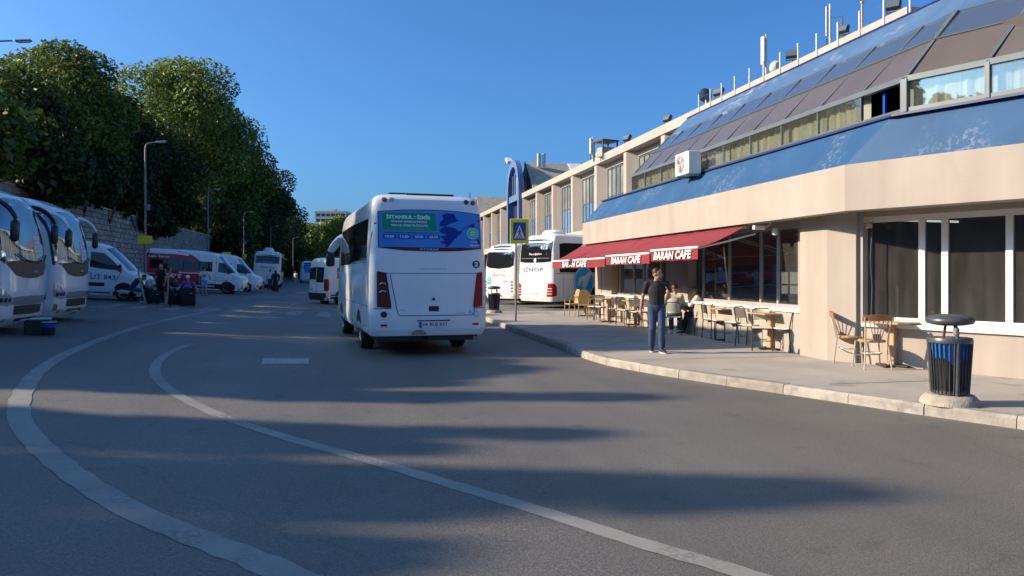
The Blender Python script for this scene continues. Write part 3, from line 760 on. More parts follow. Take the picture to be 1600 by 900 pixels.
def rail(level, w, m, name, nrm_s, lift=0.0):
    zz = [ZA0, ZA1, ZA2, ZA3, ZA4][level] + lift
    a = Vector((XA[level], Y_GE, zz)); k = Vector((XA[level], KA[level], zz)); e = k + CD * 6.1
    rafter(a, k, w, 0.052, name, m, nrm_s)
    n2 = Vector((CN.x * abs(nrm_s[0]), CN.y * abs(nrm_s[0]), nrm_s[2])); rafter(k, e, w, 0.053, name, m, n2)
rail(1, 0.10, M_ALU, "eaves_rail", (-.95, 0, .3)); rail(2, 0.03, M_ALU, "purlin", (-.72, 0, .69)); rail(3, 0.035, M_BLUE_TOP, "purlin", (-.72, 0, .69)); rail(4, 0.05, M_NAVY, "ridge_trim", (-.72, 0, .69))
rail(0, 0.06, M_ALU, "bottom_rail", (-1, 0, 0), 0.03)
b = MB(); b.sheet([(XA[0], Y_GE, ZA0), (XA[1], Y_GE, ZA1), (XA[4], Y_GE, ZA4), (12.0, Y_GE, ZA4), (12.0, Y_GE, ZA0)]); b.build("attic_end_wall", M_SLOPEPANEL, cafe, recalc=False)
b = MB(); b.sheet([(8.70, KA[0] - 0.1, ZA0 + .004), (8.70, Y_GE, ZA0 + .004), (12.3, Y_GE, ZA0 + .004), (16.5, 4.0, ZA0 + .004), (11.6, 4.0, ZA0 + .004)]); b.build("attic_floor", M_INT, cafe, recalc=False)
b = MB(); b.sheet([(XA[4], KA[4], ZA4 - .02), (XA[4], Y_GE, ZA4 - .02), (12.4, Y_GE, ZA4 - .02), (17, 5.0, ZA4 - .02), (XA[4] + CD.x * 6.1, KA[4] + CD.y * 6.1, ZA4 - .02)]); b.build("roof_terrace", M_ROOFGREY, cafe, recalc=False)
b = MB(); b.bb(9.6, 9.7, 9.2, Y_GE - .2, ZA0, ZA1 + .75); b.build("attic_back_wall", M_INT, cafe)
# open window sash leaning into the dark bay
b = MB(); b.bb(8.62, 8.66, 11.05, 11.10, ZA0, ZA1 - .03); b.build("open_sash_edge", M_POSTERB2, cafe)
lmp = thing("ceiling_lamp", "small round ceiling lamp inside the open attic window", "lamp", (9.05, 10.95, 5.09))
b = MB(); b.lathe([(.11, 0), (.12, -.02), (.08, -.05)], 14); b.build("lamp_shade", M_PAPER, lmp, smooth=True)

# rail posts and parapet lamps on the roof edge
rl = thing("roof_railing", "row of slim white railing posts along the top of the sloping glass", "railing", (XA[4] + 0.12, 0, ZA4 - 0.03))
pys = [wall_y(p, XA[4] + .12) for p in (1092, 1110, 1127.5, 1148, 1171, 1193, 1219, 1247, 1276, 1309, 1343, 1381, 1422)]
for y in pys:
    b = MB(); b.tube([(0, y, 0), (0, y, 0.62)], 0.022, 8); b.lathe([(.03, .62), (.03, .64), (.012, .66)], 8, (0, y, 0)); b.build("railing_post", M_WHITEPOST, rl)
b = MB()
for zz in (.3, .55): b.tube([(0.02, pys[0], zz), (0.02, pys[-1], zz)], 0.004, 4)
b.build("railing_wire", M_STEEL, rl)

# air conditioner on the skirt ledge
ac = thing("air_conditioner", "white air conditioner outdoor unit on the blue skirt roof ledge", "air conditioner", (8.18, wall_y(1076, 8.2), 4.16), 0)
b = MB(); b.box((0, 0, .3), (.34, .80, .56), bev=.015); b.build("housing", M_ACW, ac)
b = MB(); b.lathe([(.0, 0), (.22, 0), (.235, -.012), (.235, .02)], 26, (-.172, .08, .31), 'X', cap=False); b.build("fan_recess", M_GREYFRAME, ac)
for k in range(5):
    rr = .045 + k * .042; b = MB(); b.tube([(-.19, .08 + rr * math.cos(a * math.pi / 12), .31 + rr * math.sin(a * math.pi / 12)) for a in range(25)], .005, 5); b.build("grille_ring", M_ACW, ac)
for k in range(3):
    a = k * 2.094; b = MB(); b.add([(-.178, .08 + math.cos(a + s) * r_, .31 + math.sin(a + s) * r_) for s, r_ in ((0, .03), (.15, .20), (.75, .20), (1.0, .03))], [(0, 1, 2, 3)]); b.build("fan_blade", M_DARK, ac)
text_on(plane_fn((-.178, -.27, .36), (0, 0, -1), (0, -1, 0)), "AIRFEL", .26, .045, M_SEAM, ac)
for s in (-1, 1):
    b = MB(); b.box((.02, .28 * s, .0), (.42, .04, .05)); b.build("bracket", M_STEEL, ac)

# ------------------------------------------------------------------ awnings
def awning(y0, y1, zf, label, words, w_txt, xf=6.95, torn=False):
    t = thing("awning", label, "awning", (0, 0, 0), 0, "burgundy awnings along the cafe front")
    xb, zb = 7.98, 2.69
    b = MB(); n = 12; vs = []; th = .012
    for i in range(n + 1):
        y = y0 + (y1 - y0) * i / n
        for j in range(7):
            u = j / 6; sag = -.05 * math.sin(math.pi * u) * (0.7 + .3 * math.sin(i * 1.3)) + .006 * math.sin(i * 2.1 + j)
            vs.append((xb + (xf - xb) * u, y, zb + (zf - zb) * u + sag))
    m = 7; fs = [(i * m + j, i * m + j + 1, (i + 1) * m + j + 1, (i + 1) * m + j) for i in range(n) for j in range(6)]
    o = len(vs); vs2 = [(x, y, z - th) for x, y, z in vs]; fs2 = [tuple(k + o for k in f) for f in fs]
    rim = []
    for i in range(n): rim += [(i * m, (i + 1) * m, (i + 1) * m + o, i * m + o), (i * m + 6, (i + 1) * m + 6, (i + 1) * m + 6 + o, i * m + 6 + o)]
    for j in range(6): rim += [(j, j + 1, j + 1 + o, j + o), (n * m + j, n * m + j + 1, n * m + j + 1 + o, n * m + j + o)]
    b.add(vs + vs2, fs + fs2 + rim); b.build("canopy", M_RED, t, smooth=True)
    b = MB(); vs = []; k = 24
    for i in range(k + 1):
        y = y0 + (y1 - y0) * i / k; dx = .012 * math.sin(i * 1.9)
        vs += [(xf - .03, y, zf - .02), (xf - .035 + dx, y, zf - .255 + .006 * math.sin(i * .9))]
    o = len(vs); vs += [(x + .008, y, z) for x, y, z in vs]
    fs = [(2 * i, 2 * i + 1, 2 * i + 3, 2 * i + 2) for i in range(k)]; fs += [tuple(q + o for q in f) for f in fs] + [(2 * i + 1, 2 * i + 3, 2 * i + 3 + o, 2 * i + 1 + o) for i in range(k)]
    b.add(vs, fs); b.build("valance", M_RED, t, smooth=True)
    b = MB(); b.box((xf - .025, (y0 + y1) / 2, zf + .0), (.05, y1 - y0, .05), bev=.01); b.build("front_bar", M_TRIMW, t)
    b = MB(); b.tube([(xb + .06, y0, zb + .0), (xb + .06, y1, zb)], .045, 10); b.build("roller", M_STEEL, t)
    for ya in (y0 + .12, y1 - .12):
        b = MB(); mid = ((xb + xf) / 2 + .1, ya, zb - .32); b.tube([(xb + .3, ya, zb - .14), mid, (xf, ya, zf - .02)], .022, 6); b.build("folding_arm", M_TRIMW, t)
    yc = (y0 + y1) / 2 + (0.0 if not torn else .1)
    text_on(plane_fn((xf - .062, yc, zf - .135), (0, -1, 0), (0, 0, 1)), words, w_txt, .185, M_LETTERW, t, shear=.2, bold=.025)
    if torn:
        b = MB(); b.box((xf - .07, yc + .30, zf - .06), (.02, .22, .2)); b.build("patched_gap", M_DARK, t)
    return t
awning(14.5, 17.05, 2.255, "burgundy awning beside the grey folding bracket, nearest the corner pillar", "BARAN CAFE", 2.05)
awning(17.12, 20.36, 2.20, "burgundy awning between the torn one and the one nearest the pillar", "BARAN CAFE", 2.2)
awning(20.45, 26.3, 2.15, "burgundy awning with a torn gap in its lettering, beside the coach with dolphins", "BARAN CAFE", 2.75, torn=True)
br = thing("security_camera", "small white security camera under the fascia beside the awning end", "camera", (8.15, 14.15, 2.6))
b = MB(); b.box((-.05, 0, .05), (.26, .09, .09), bev=.015); b.build("camera_body", M_TRIMW, br)
b = MB(); b.tube([(.1, 0, .06), (.2, 0, .12), (.2, 0, .2)], .02, 8); b.build("mount", M_TRIMW, br)
b = MB(); b.lathe([(0, -.1), (.06, -.08), (.065, 0), (.05, .05)], 12, (.25, -.1, -.02)); b.build("lamp_globe", M_PAPER, br, smooth=True)
br2 = thing("wall_bracket", "metal awning bracket with hanging cable at the edge of the turned window", "bracket", (*rp(.66, -.08), 2.56))
b = MB(); b.box((0, 0, .08), (.14, .1, .1), bev=.01); b.box((-.03, -.04, -.03), (.08, .1, .08), bev=.01); b.build("bracket_plate", M_CHAMP, br2)
b = MB(); b.tube([(.06, -.02, .1), (.06, 0, -.2), (.04, .01, -.6), (.07, 0, -1.1), (.05, 0, -1.6)], .012, 6); b.build("cable", M_DARK, br2)

# ------------------------------------------------------------------ long terminal wing behind
wing = thing("terminal_building", "long cream terminal wing with deep window bays, blue arch and flat parapet", "building")
XM, ZTOP, ZCB, ZWB = 12.5, 7.87, 7.49, 4.15
Y0W, Y1W = 15.2, 92.0
b = MB(); b.bb(XM - .06, XM + .5, Y0W, 56.5, ZCB, ZTOP); b.build("parapet", M_CREAM2, wing)
b = MB(); b.bb(XM - .06, XM + .5, 61.2, Y1W, ZCB, ZTOP); b.build("parapet", M_CREAM2, wing)
b = MB(); b.bb(XM + .502, 17, Y0W, Y0W + .3, 6.66, ZTOP - .01); b.build("parapet", M_CREAM2, wing)
b = MB(); b.bb(XM - .02, XM + .46, 26, Y1W, 3.62, ZWB - .003); b.build("spandrel_beam", M_CREAM2, wing)
b = MB(); b.bb(XM + .9, 22, 15.6, Y1W, ZWB - .4, ZCB + .1); b.build("inner_wall", M_INT, wing)
b = MB(); b.bb(XM + .503, 22, Y0W + .31, Y1W, ZCB + .12, ZCB + .2); b.build("flat_roof", M_ROOFGREY, wing)
b = MB(); b.bb(21.5, 22, 26, Y1W, 0, ZWB); b.build("recessed_wall", M_CREAM2, wing)
b = MB(); b.bb(XM + .47, 22, 26, Y1W, 3.7, 3.75); b.build("arcade_ceiling", M_CREAM2, wing)
k = 0; y = 25.0
py_list = [25.0 + 4.5 * i for i in range(16)]
for i, y in enumerate(py_list):
    arch_bay = 56 < y < 57
    b = MB(); b.prism([(XM, y - .19, ZWB), (XM, y + .19, ZWB), (XM + .62, y + .19, ZWB), (XM + .62, y - .50, ZWB), (XM + .5, y - .50, ZWB)], (0, 0, ZCB - .003 - ZWB)); b.build("pillar", M_CREAM2, wing)
    b = MB(); b.bb(XM + .05, XM + .42, y - .2, y + .2, 0.0, 3.617); b.build("column", M_CREAM2, wing)
    if i < len(py_list) - 1:
        ya, yb = y + .192, y + 4.5 - .502
        L = yb - ya
        fw = .07
        window(wing, (XM + .50, yb), (XM + .50, ya), ZWB, ZCB - .28, NS, fw, M_ALU, [M_WINGPANEB, M_WINGPANE], depth=.08, divs=[L * j / 6 for j in range(1, 6)], transom=5.75)
        b = MB(); b.bb(XM + .45, XM + .62, ya, yb, ZCB - .277, ZCB - .004); b.build("window_lintel", M_CREAM2, wing)
# blue arch portal
ar = MB(); yc, hw = 58.85, 2.35; zb_, zsp, ztop = ZWB - .5, 8.2, 10.75
out = [(yc - hw, zb_)]; inn = [(yc - hw + .5, zb_)]
for j in range(13):
    a = math.pi * (1 - j / 12)
    out.append((yc + hw * math.cos(a), zsp + (ztop - zsp) * math.sin(a))); inn.append((yc + (hw - .5) * math.cos(a), zsp + (ztop - zsp - .55) * math.sin(a)))
out.append((yc + hw, zb_)); inn.append((yc + hw - .5, zb_))
n = len(out); vs = []
for x in (XM - .30, XM + .10):
    vs += [(x, p[0], p[1]) for p in out] + [(x, p[0], p[1]) for p in inn]
fs = []
for i in range(n - 1):
    fs += [(i, i + 1, n + i + 1, n + i), (2 * n + i, 2 * n + i + 1, 3 * n + i + 1, 3 * n + i), (i, i + 1, 2 * n + i + 1, 2 * n + i), (n + i, n + i + 1, 3 * n + i + 1, 3 * n + i)]
ar.add(vs, fs); ar.build("arch", M_ARCHBLUE, wing, smooth=True, angle=30)
b = MB(); b.bb(XM - .2, XM + .08, yc - hw + .51, yc + hw - .51, 7.45, 7.95); b.build("arch_crossbeam", M_ARCHBLUE, wing)
b = MB(); b.sheet([(XM + .25, p[0], p[1]) for p in inn]); b.build("arch_infill", M_NAVY, wing, recalc=False)
b = MB(); b.prism([(XM + .1, yc - 1.75, 8.0), (XM + .1, yc + .6, 8.0), (XM + .1, yc + .6, 9.7), (XM + .1, yc - .6, 9.75), (XM + .1, yc - 1.4, 9.1)], (.06, 0, 0)); b.build("arch_pane", M_CREAM, wing)
for yy in (yc + .1, yc + .95):
    b = MB(); b.bb(XM - .1, XM + .02, yy - .06, yy + .06, 7.96, 9.6); b.build("arch_mullion", M_ARCHBLUE, wing)
# gabled cross roof behind the arch
def gable(y_c, x0, x1, hw_, ze, zr, name):
    g = MB(); th = .12
    for s in (-1, 1):
        p = [(x0, y_c + s * hw_, ze), (x1, y_c + s * hw_, ze), (x1, y_c, zr), (x0, y_c, zr)]
        g = MB(); g.prism(p, (0, 0, -th)); g.build(name, M_ROOFGREY, wing)
gable(58.85, XM + .75, XM + 4.2, 3.9, 7.3, 10.6, "cross_roof")
b = MB(); b.prism([(XM + .62, 56.2, 7.6), (XM + .62, 58.7, 10.62), (XM + .62, 58.7, 9.8), (XM + .62, 56.9, 7.6)], (.12, 0, 0)); b.build("gable_board", M_NAVY, wing)
b = MB(); b.prism([(XM + 4.25, 55.6, 8.4), (XM + 4.25, 58.8, 10.62), (XM + 5.4, 58.8, 10.62)], (0, .1, 0)); b.build("gable_end", M_TRIMW, wing)
b = MB(); b.prism([(XM + 4.6, 57, 8.6), (XM + 5.6, 57, 10.5), (XM + 8.6, 57, 10.4), (XM + 8.6, 57, 10.1), (XM + 5.9, 57, 10.1), (XM + 5.0, 57, 8.6)], (0, .3, 0)); b.build("rear_arch", M_NAVY, wing)
b = MB(); b.tube([(XM + 5.2, 57.2, 8.6), (XM + 5.9, 57.2, 9.6), (XM + 6.6, 57.2, 8.6)], .12, 6); b.build("rear_arch_rib", M_TRIMW, wing)
for dx in (0.0, .42):
    b = MB(); b.tube([(XM + 1.7 + dx, 58.2, 10.2), (XM + 1.7 + dx, 58.2, 11.25)], .16, 12); b.build("flue", M_STEEL, wing)
gable(84, XM + .75, XM + 4.2, 3.9, 7.3, 10.4, "cross_roof")
b = MB(); b.box((XM - .3, 60.2, 10.9), (.5, .9, .25), rot=(.5, 0, 0), bev=.04); b.build("arch_finial", M_PAPER, wing)

# things on the wing's roof edge
def floodlight(px, d, py, label, s=1.0, rz=0.4):
    x, y = W(px, d); t = thing("floodlight", label, "floodlight", (x, y, zat(py, d) - .12), rz, "floodlights along the parapet")
    b = MB(); b.box((0, 0, .22 * s), (.16 * s, .42 * s, .30 * s), rot=(0, .5, 0), bev=.02); b.build("lamp_head", M_DARK, t)
    b = MB(); b.box((-.085 * s, 0, .24 * s), (.02, .36 * s, .24 * s), rot=(0, .5, 0)); b.build("lens", M_ALU, t)
    b = MB(); b.tube([(0, -.2 * s, .22 * s), (.03, -.2 * s, .02), (.03, .2 * s, .02), (0, .2 * s, .22 * s)], .015, 6); b.tube([(.03, 0, -.1), (.03, 0, .03)], .03, 6); b.build("yoke", M_DARK, t)
xm = XM + .15
def pd(px): return F * (xm / CA) / (px - 556)
floodlight(980, pd(980), 219, "floodlight on the parapet beside the panel antenna with dish")
floodlight(1043, pd(1043), 188, "floodlight on the parapet above the end of the sloping glass", .9)
floodlight(1123, pd(1123), 147, "floodlight on the parapet near the round dish and first railing posts", .9)
floodlight(1237, pd(1237), 88, "floodlight on the parapet beside the tall grey panel antenna", .8, .9)
floodlight(1396, pd(1396), 12, "floodlight on the parapet end near the plastered end block", .8, .7)
floodlight(1318, pd(1318), 48, "floodlight on the parapet behind the twin antenna mast", .7)
def panel_antenna(px, d, pyb, pyt, label, second=False):
    x, y = W(px, d); zb2, zt2 = zat(pyb, d) - .4, zat(pyt, d); H = zt2 - zb2
    t = thing("panel_antenna", label, "antenna", (x, y, zb2), .5, "mobile antennas on the terminal roof")
    b = MB(); b.tube([(0, 0, 0), (0, 0, H + .05)], .03, 8); b.build("mast", M_WHITEPOST, t)
    b = MB(); b.box((-.13, .02, H * .66), (.10, .06 if second else .15, H * .62), bev=.02); b.build("antenna_panel", M_ANT, t)
    b = MB(); b.tube([(-.15, .02, H * .3), (-.12, .02, H * .12), (0, 0, .1)], .016, 6); b.build("feeder_cable", M_DARK, t)
    if second:
        b = MB(); b.tube([(.28, -.2, .1), (.28, -.2, H * .8)], .035, 8); b.build("second_mast", M_WHITEPOST, t)
        b = MB(); b.tube([(0, 0, H * .75), (.28, -.2, H * .78)], .012, 6); b.build("stay", M_WHITEPOST, t)
    else:
        b = MB(); b.lathe([(.0, .02), (.14, .05), (.2, .12)], 16, (.22, -.1, H * .35), 'X', cap=False); b.build("dish", M_ANT, t, smooth=True)
    return t
panel_antenna(926, pd(926), 243, 215, "cream panel antenna with small dish beside a roof air handler")
panel_antenna(1197, pd(1197), 108, 56, "tall grey panel antenna and mast beside the first railing posts")
panel_antenna(1297, pd(1297), 62, 9, "twin white antenna masts standing among the railing posts", True)
pm = thing("roof_mast", "thin brown mast behind the railing near the parapet end", "mast", (*W(1347, pd(1347)), zat(45, pd(1347)) - .3))
b = MB(); b.tube([(0, 0, 0), (0, 0, .95)], .025, 8); b.build("mast_tube", M_WOOD, pm); b = MB(); b.lathe([(.05, .95), (.05, .99), (.0, 1.02)], 8); b.build("mast_cap", M_WOOD, pm)
rdh = thing("satellite_dish", "round satellite dish behind the first railing posts", "dish", (*W(1104, pd(1104)), zat(165, pd(1104))))
b = MB(); b.lathe([(0, 0), (.16, .03), (.27, .1)], 18, (0, 0, .4), 'Y', cap=False); b.build("dish_bowl", M_ALU, rdh, smooth=True); b = MB(); b.tube([(0, .05, -.3), (0, .05, .4)], .025, 6); b.build("dish_post", M_STEEL, rdh)
ah = thing("roof_air_handler", "dark framed roof air handler box beside the cream panel antenna", "air handler", (*W(946, pd(946)), zat(243, pd(946)) - .3), .3)
for sx in (-.45, .45):
    for sy in (-.4, .4):
        b = MB(); b.box((sx, sy, .5), (.06, .06, 1.0)); b.build("frame_post", M_DARK, ah)
b = MB(); b.box((0, 0, 1.02), (1.02, .95, .08)); b.build("top_plate", M_DARK, ah); b = MB(); b.box((0, 0, .45), (.7, .6, .5), bev=.03); b.build("unit", M_GREYFRAME, ah)

# ------------------------------------------------------------------ vehicles
class Shell:
    """a vehicle body as stacked rounded plan outlines; forward is +y, right is +x"""
    def __init__(s, rows, n=3.0, nr=4.0):
        s.r = np.array(rows, float); s.n = n; s.nr = nr
    def at(s, z): return [float(np.interp(z, s.r[:, 0], s.r[:, i])) for i in range(1, 6)]
    def front(s, x, z):
        w, yf, yr, cf, cr = s.at(z); t = min(1, abs(x) / w)
        return Vector((x, yf - cf * (1 - (1 - t ** s.n) ** (1 / s.n)), z))
    def rear(s, x, z):
        w, yf, yr, cf, cr = s.at(z); t = min(1, abs(x) / w)
        return Vector((x, yr + cr * (1 - (1 - t ** s.nr) ** (1 / s.nr)), z))
    def side(s, sg, y, z):
        w, yf, yr, cf, cr = s.at(z); x = w
        if y > yf - cf: t = min(1, (y - yf + cf) / cf); x = w * (1 - t ** s.n) ** (1 / s.n)
        elif y < yr + cr: t = min(1, (yr + cr - y) / cr); x = w * (1 - t ** s.nr) ** (1 / s.nr)
        return Vector((sg * x, y, z))
    def pt(s, face, a, z):
        return s.front(a, z) if face == 'F' else s.rear(a, z) if face == 'B' else s.side(1 if face == 'R' else -1, a, z)
    def nrm(s, face, a, z):
        e = .01; da = s.pt(face, a + e, z) - s.pt(face, a - e, z); dz = s.pt(face, a, z + e) - s.pt(face, a, z - e)
        n = da.cross(dz)
        if n.length < 1e-9: n = Vector((0, 0, 1))
        n.normalize()
        ref = {'F': Vector((0, 1, .2)), 'B': Vector((0, -1, .2)), 'R': Vector((1, 0, .1)), 'L': Vector((-1, 0, .1))}[face]
        return n if n.dot(ref) > 0 else -n
    def fn(s, face, a0, z0, off):
        sg = {'F': -1, 'B': 1, 'R': 1, 'L': -1}[face]
        return lambda u, v: s.pt(face, a0 + sg * u, z0 + v) + s.nrm(face, a0 + sg * u, z0 + v) * off
    def body(s, m, parent, zs=None, name="body"):
        if zs is None:
            zs = sorted(set(list(np.linspace(s.r[0, 0], s.r[-1, 0], 22)) + list(s.r[:, 0])))
        b = MB(); NF, NSD = 14, 5; loops = []
        for z in zs:
            w, yf, yr, cf, cr = s.at(z); L = []
            for i in range(NF + 1):
                th = -math.pi / 2 + math.pi * i / NF; sn, cs = math.sin(th), abs(math.cos(th))
                L.append((w * math.copysign(abs(sn) ** (2 / s.n), sn), yf - cf * (1 - cs ** (2 / s.n)), z))
            for i in range(1, NSD): L.append((w, yf - cf + (yr + cr - yf + cf) * i / NSD, z))
            for i in range(NF + 1):
                th = math.pi / 2 - math.pi * i / NF; sn, cs = math.sin(th), abs(math.cos(th))
                L.append((w * math.copysign(abs(sn) ** (2 / s.nr), sn), yr + cr * (1 - cs ** (2 / s.nr)), z))
            for i in range(1, NSD): L.append((-w, yr + cr + (yf - cf - yr - cr) * i / NSD, z))
            loops.append(L)
        n = len(loops[0]); vs = [p for L in loops for p in L]
        fs = [(k * n + i, k * n + (i + 1) % n, (k + 1) * n + (i + 1) % n, (k + 1) * n + i) for k in range(len(zs) - 1) for i in range(n)]
        fs += [list(range(n)), [(len(zs) - 1) * n + i for i in range(n)]]
        b.add(vs, fs); return b.build(name, m, parent, smooth=True, angle=38)
    def patch(s, name, face, cols, off, m, parent, nz=6, na=5, lab=None):
        C = []
        for i in range(len(cols) - 1):
            for j in range(na):
                t = j / na; C.append([cols[i][k] * (1 - t) + cols[i + 1][k] * t for k in range(3)])
        C.append(list(cols[-1])); vs = []; q = nz + 1
        for a, z0, z1 in C:
            for j in range(q):
                z = z0 + (z1 - z0) * j / nz
                vs.append(s.pt(face, a, z) + s.nrm(face, a, z) * off)
        o = len(vs)
        for a, z0, z1 in C:
            for j in range(q):
                z = z0 + (z1 - z0) * j / nz
                vs.append(s.pt(face, a, z) - s.nrm(face, a, z) * .01)
        fs = [(i * q + j, i * q + j + 1, (i + 1) * q + j + 1, (i + 1) * q + j) for i in range(len(C) - 1) for j in range(nz)]
        for i in range(len(C) - 1): fs += [(i * q, (i + 1) * q, (i + 1) * q + o, i * q + o), (i * q + nz, (i + 1) * q + nz, (i + 1) * q + nz + o, i * q + nz + o)]
        e = (len(C) - 1) * q
        for j in range(nz): fs += [(j, j + 1, j + 1 + o, j + o), (e + j, e + j + 1, e + j + 1 + o, e + j + o)]
        b = MB(); b.add(vs, fs); ob = b.build(name, m, parent, smooth=True, angle=35)
        if lab: ob["label"] = lab
        return ob
    def disc(s, name, face, a, z, ra, rz, off, m, parent, n=20):
        b = MB(); vs = []; fs = []
        for r_, o_ in ((0, off * 1.3), (.7, off * 1.25), (1, off), (1, -.01)):
            for i in range(n):
                t = 2 * math.pi * i / n; aa, zz = a + ra * r_ * math.cos(t), z + rz * r_ * math.sin(t)
                vs.append(s.pt(face, aa, zz) + s.nrm(face, aa, zz) * o_)
        fs = [(k * n + i, k * n + (i + 1) % n, (k + 1) * n + (i + 1) % n, (k + 1) * n + i) for k in range(3) for i in range(n)]
        b.add(vs, fs); return b.build(name, m, parent, smooth=True)
    def line(s, face, pts, w, m, parent, name="panel_gap", off=.003):
        """narrow strip along surface points (a, z)"""
        b = MB(); vs = []
        for i, (a, z) in enumerate(pts):
            p0 = pts[max(i - 1, 0)]; p1 = pts[min(i + 1, len(pts) - 1)]; dx, dz = p1[0] - p0[0], p1[1] - p0[1]; L = math.hypot(dx, dz) or 1
            nx, nz_ = -dz / L * w / 2, dx / L * w / 2
            for sg in (-1, 1):
                vs.append(s.pt(face, a + nx * sg, z + nz_ * sg) + s.nrm(face, a + nx * sg, z + nz_ * sg) * off)
        b.add(vs, [(2 * i, 2 * i + 1, 2 * i + 3, 2 * i + 2) for i in range(len(pts) - 1)]); return b.build(name, m, parent, recalc=False)
def seg(a0, z0, a1, z1, n=8): return [(a0 + (a1 - a0) * i / n, z0 + (z1 - z0) * i / n) for i in range(n + 1)]
def wheels(sh, t, ys, r, w=.26, inset=.0, rim=M_RIM, dual=False):
    for y in ys:
        for sg in (-1, 1):
            f = 'R' if sg > 0 else 'L'
            R_ = r + .09; zb = sh.r[0, 0] + .01
            cols = []
            for i in range(17):
                a = -R_ + 2 * R_ * i / 16; h = r + math.sqrt(max(0, R_ * R_ - a * a))
                if h > zb + .02: cols.append((y + a, zb, h))
            sh.patch("wheel_arch", f, cols, .004, M_BLACKP, t, nz=2, na=1)
            x1 = abs(sh.side(1, y, max(r, zb)).x) + .012 - inset
            b = MB(); b.lathe([(r * .55, x1 - .02), (r * .62, x1), (r * .93, x1), (r, x1 - .03), (r, x1 - w + .03), (r * .9, x1 - w), (r * .5, x1 - w)], 24, (0, 0, 0), 'X')
            b.v = [(p[0] * sg, p[1] + y, p[2] + r) for p in b.v]
            wh = b.build("wheel", M_TYRE, t, smooth=True)
            b = MB(); b.lathe([(0, x1 - .01), (r * .16, x1 - .01), (r * .2, x1 - .05), (r * .5, x1 - .045), (r * .56, x1 - .006), (r * .6, x1 + .003)], 20, (0, 0, 0), 'X', cap=False)
            b.v = [(p[0] * sg, p[1] + y, p[2] + r) for p in b.v]
            b.build("rim", rim, wh, smooth=True)
def ear_mirror(t, base, out, head_size, m_arm, m_head, name="mirror", big=1.0):
    """coach mirror: a curved arm from the roof with a hanging head"""
    p0 = Vector(base); p3 = Vector(out); mid = (p0 + p3) / 2 + Vector((0, .10, .16))
    pts = []
    for i in range(9):
        u = i / 8; pts.append(p0 * (1 - u) ** 2 + mid * 2 * u * (1 - u) + p3 * u * u)
    b = MB(); b.tube(pts, [v * big for v in (.10, .11, .11, .10, .10, .095, .09, .085, .07)], 10, flat=.7); arm = b.build(name, m_arm, t, smooth=True)
    b = MB(); b.box((p3.x, p3.y, p3.z - head_size[2] * .5 - .02), head_size, bev=.06); b.build("mirror_head", m_head, arm, smooth=True, angle=60)
    return arm
def place_vehicle(name, label, cat, xy, heading, group=None):
    """heading: degrees clockwise from the road direction"""
    t = thing(name, label, cat, (xy[0], xy[1], gz(xy[0]) + .002), -R(heading), group)
    h = R(heading); fx, rx = math.sin(h), math.cos(h)          # it stands on sloping ground: pitch and roll with the apron
    pitch = math.atan((gz(xy[0] + fx * 2.5) - gz(xy[0] - fx * 2.5)) / 5.0); roll = math.atan((gz(xy[0] - rx) - gz(xy[0] + rx)) / 2.0)
    t.rotation_euler = (pitch, roll, -h)
    return t
def center_from(corner_xy, local_xy, heading):
    h = -R(heading); c, s_ = math.cos(h), math.sin(h)
    return (corner_xy[0] - (local_xy[0] * c - local_xy[1] * s_), corner_xy[1] - (local_xy[0] * s_ + local_xy[1] * c))
def plate(sh, face, a, z, w, h, words, t, off=.02, blue=True):
    sh.patch("number_plate", face, [(a - w / 2, z - h / 2, z + h / 2), (a + w / 2, z - h / 2, z + h / 2)], off, M_PLATE, t, nz=1, na=2)
    sgn = {'F': -1, 'B': 1, 'R': 1, 'L': -1}[face]
    if blue:
        a0, a1 = sorted((a - sgn * w / 2, a - sgn * (w / 2 - .05)))
        sh.patch("plate_band", face, [(a0, z - h / 2 + .002, z + h / 2 - .002), (a1, z - h / 2 + .002, z + h / 2 - .002)], off + .002, M_PLATEB, t, nz=1, na=1)
    text_on(sh.fn(face, a + sgn * .025, z, off + .004), words, w * .86, h * .68, M_INK, t, bold=.01)

# --- the midibus on the road
rl_xy = W(577, 15.35)
mb_heading = -6.0
t = place_vehicle("midibus", "white midibus seen from behind with a blue route poster over its back window", "bus", center_from(rl_xy, (-1.235, -3.95), mb_heading), mb_heading); t.scale = (1.055, 1, 1)
sh = Shell([(.42, 1.12, 3.85, -3.98, .45, .20), (.55, 1.17, 3.98, -4.03, .5, .2), (.80, 1.175, 4.0, -4.03, .5, .2), (1.0, 1.175, 4.0, -4.0, .5, .2), (1.7, 1.17, 3.95, -3.97, .5, .2), (2.1, 1.16, 3.85, -3.93, .5, .2),
            (2.7, 1.13, 3.6, -3.85, .5, .2), (3.02, 1.105, 3.4, -3.78, .5, .2), (3.16, 1.085, 3.3, -3.74, .5, .2), (3.26, 1.06, 3.1, -3.70, .6, .2), (3.335, 1.0, 2.9, -3.62, .6, .22), (3.385, .86, 2.7, -3.45, .7, .3), (3.41, .5, 2.3, -3.0, .7, .3)], 3, 4.5)
sh.body(M_BUSW, t)
wheels(sh, t, (-2.0, 2.35), .40, .26, rim=M_RIM)
sh.patch("rear_window", 'B', [(-1.0, 2.235, 2.99), (-.5, 2.18, 3.035), (0.05, 2.165, 3.05), (.6, 2.18, 3.035), (1.07, 2.235, 2.98)], .008, M_DREDL, t, nz=4)
sh.patch("route_poster", 'B', [(-.985, 2.25, 2.975), (-.5, 2.25, 3.02), (0.05, 2.25, 3.035), (.6, 2.25, 3.02), (1.055, 2.25, 2.965)], .012, M_POSTER, t, nz=4)
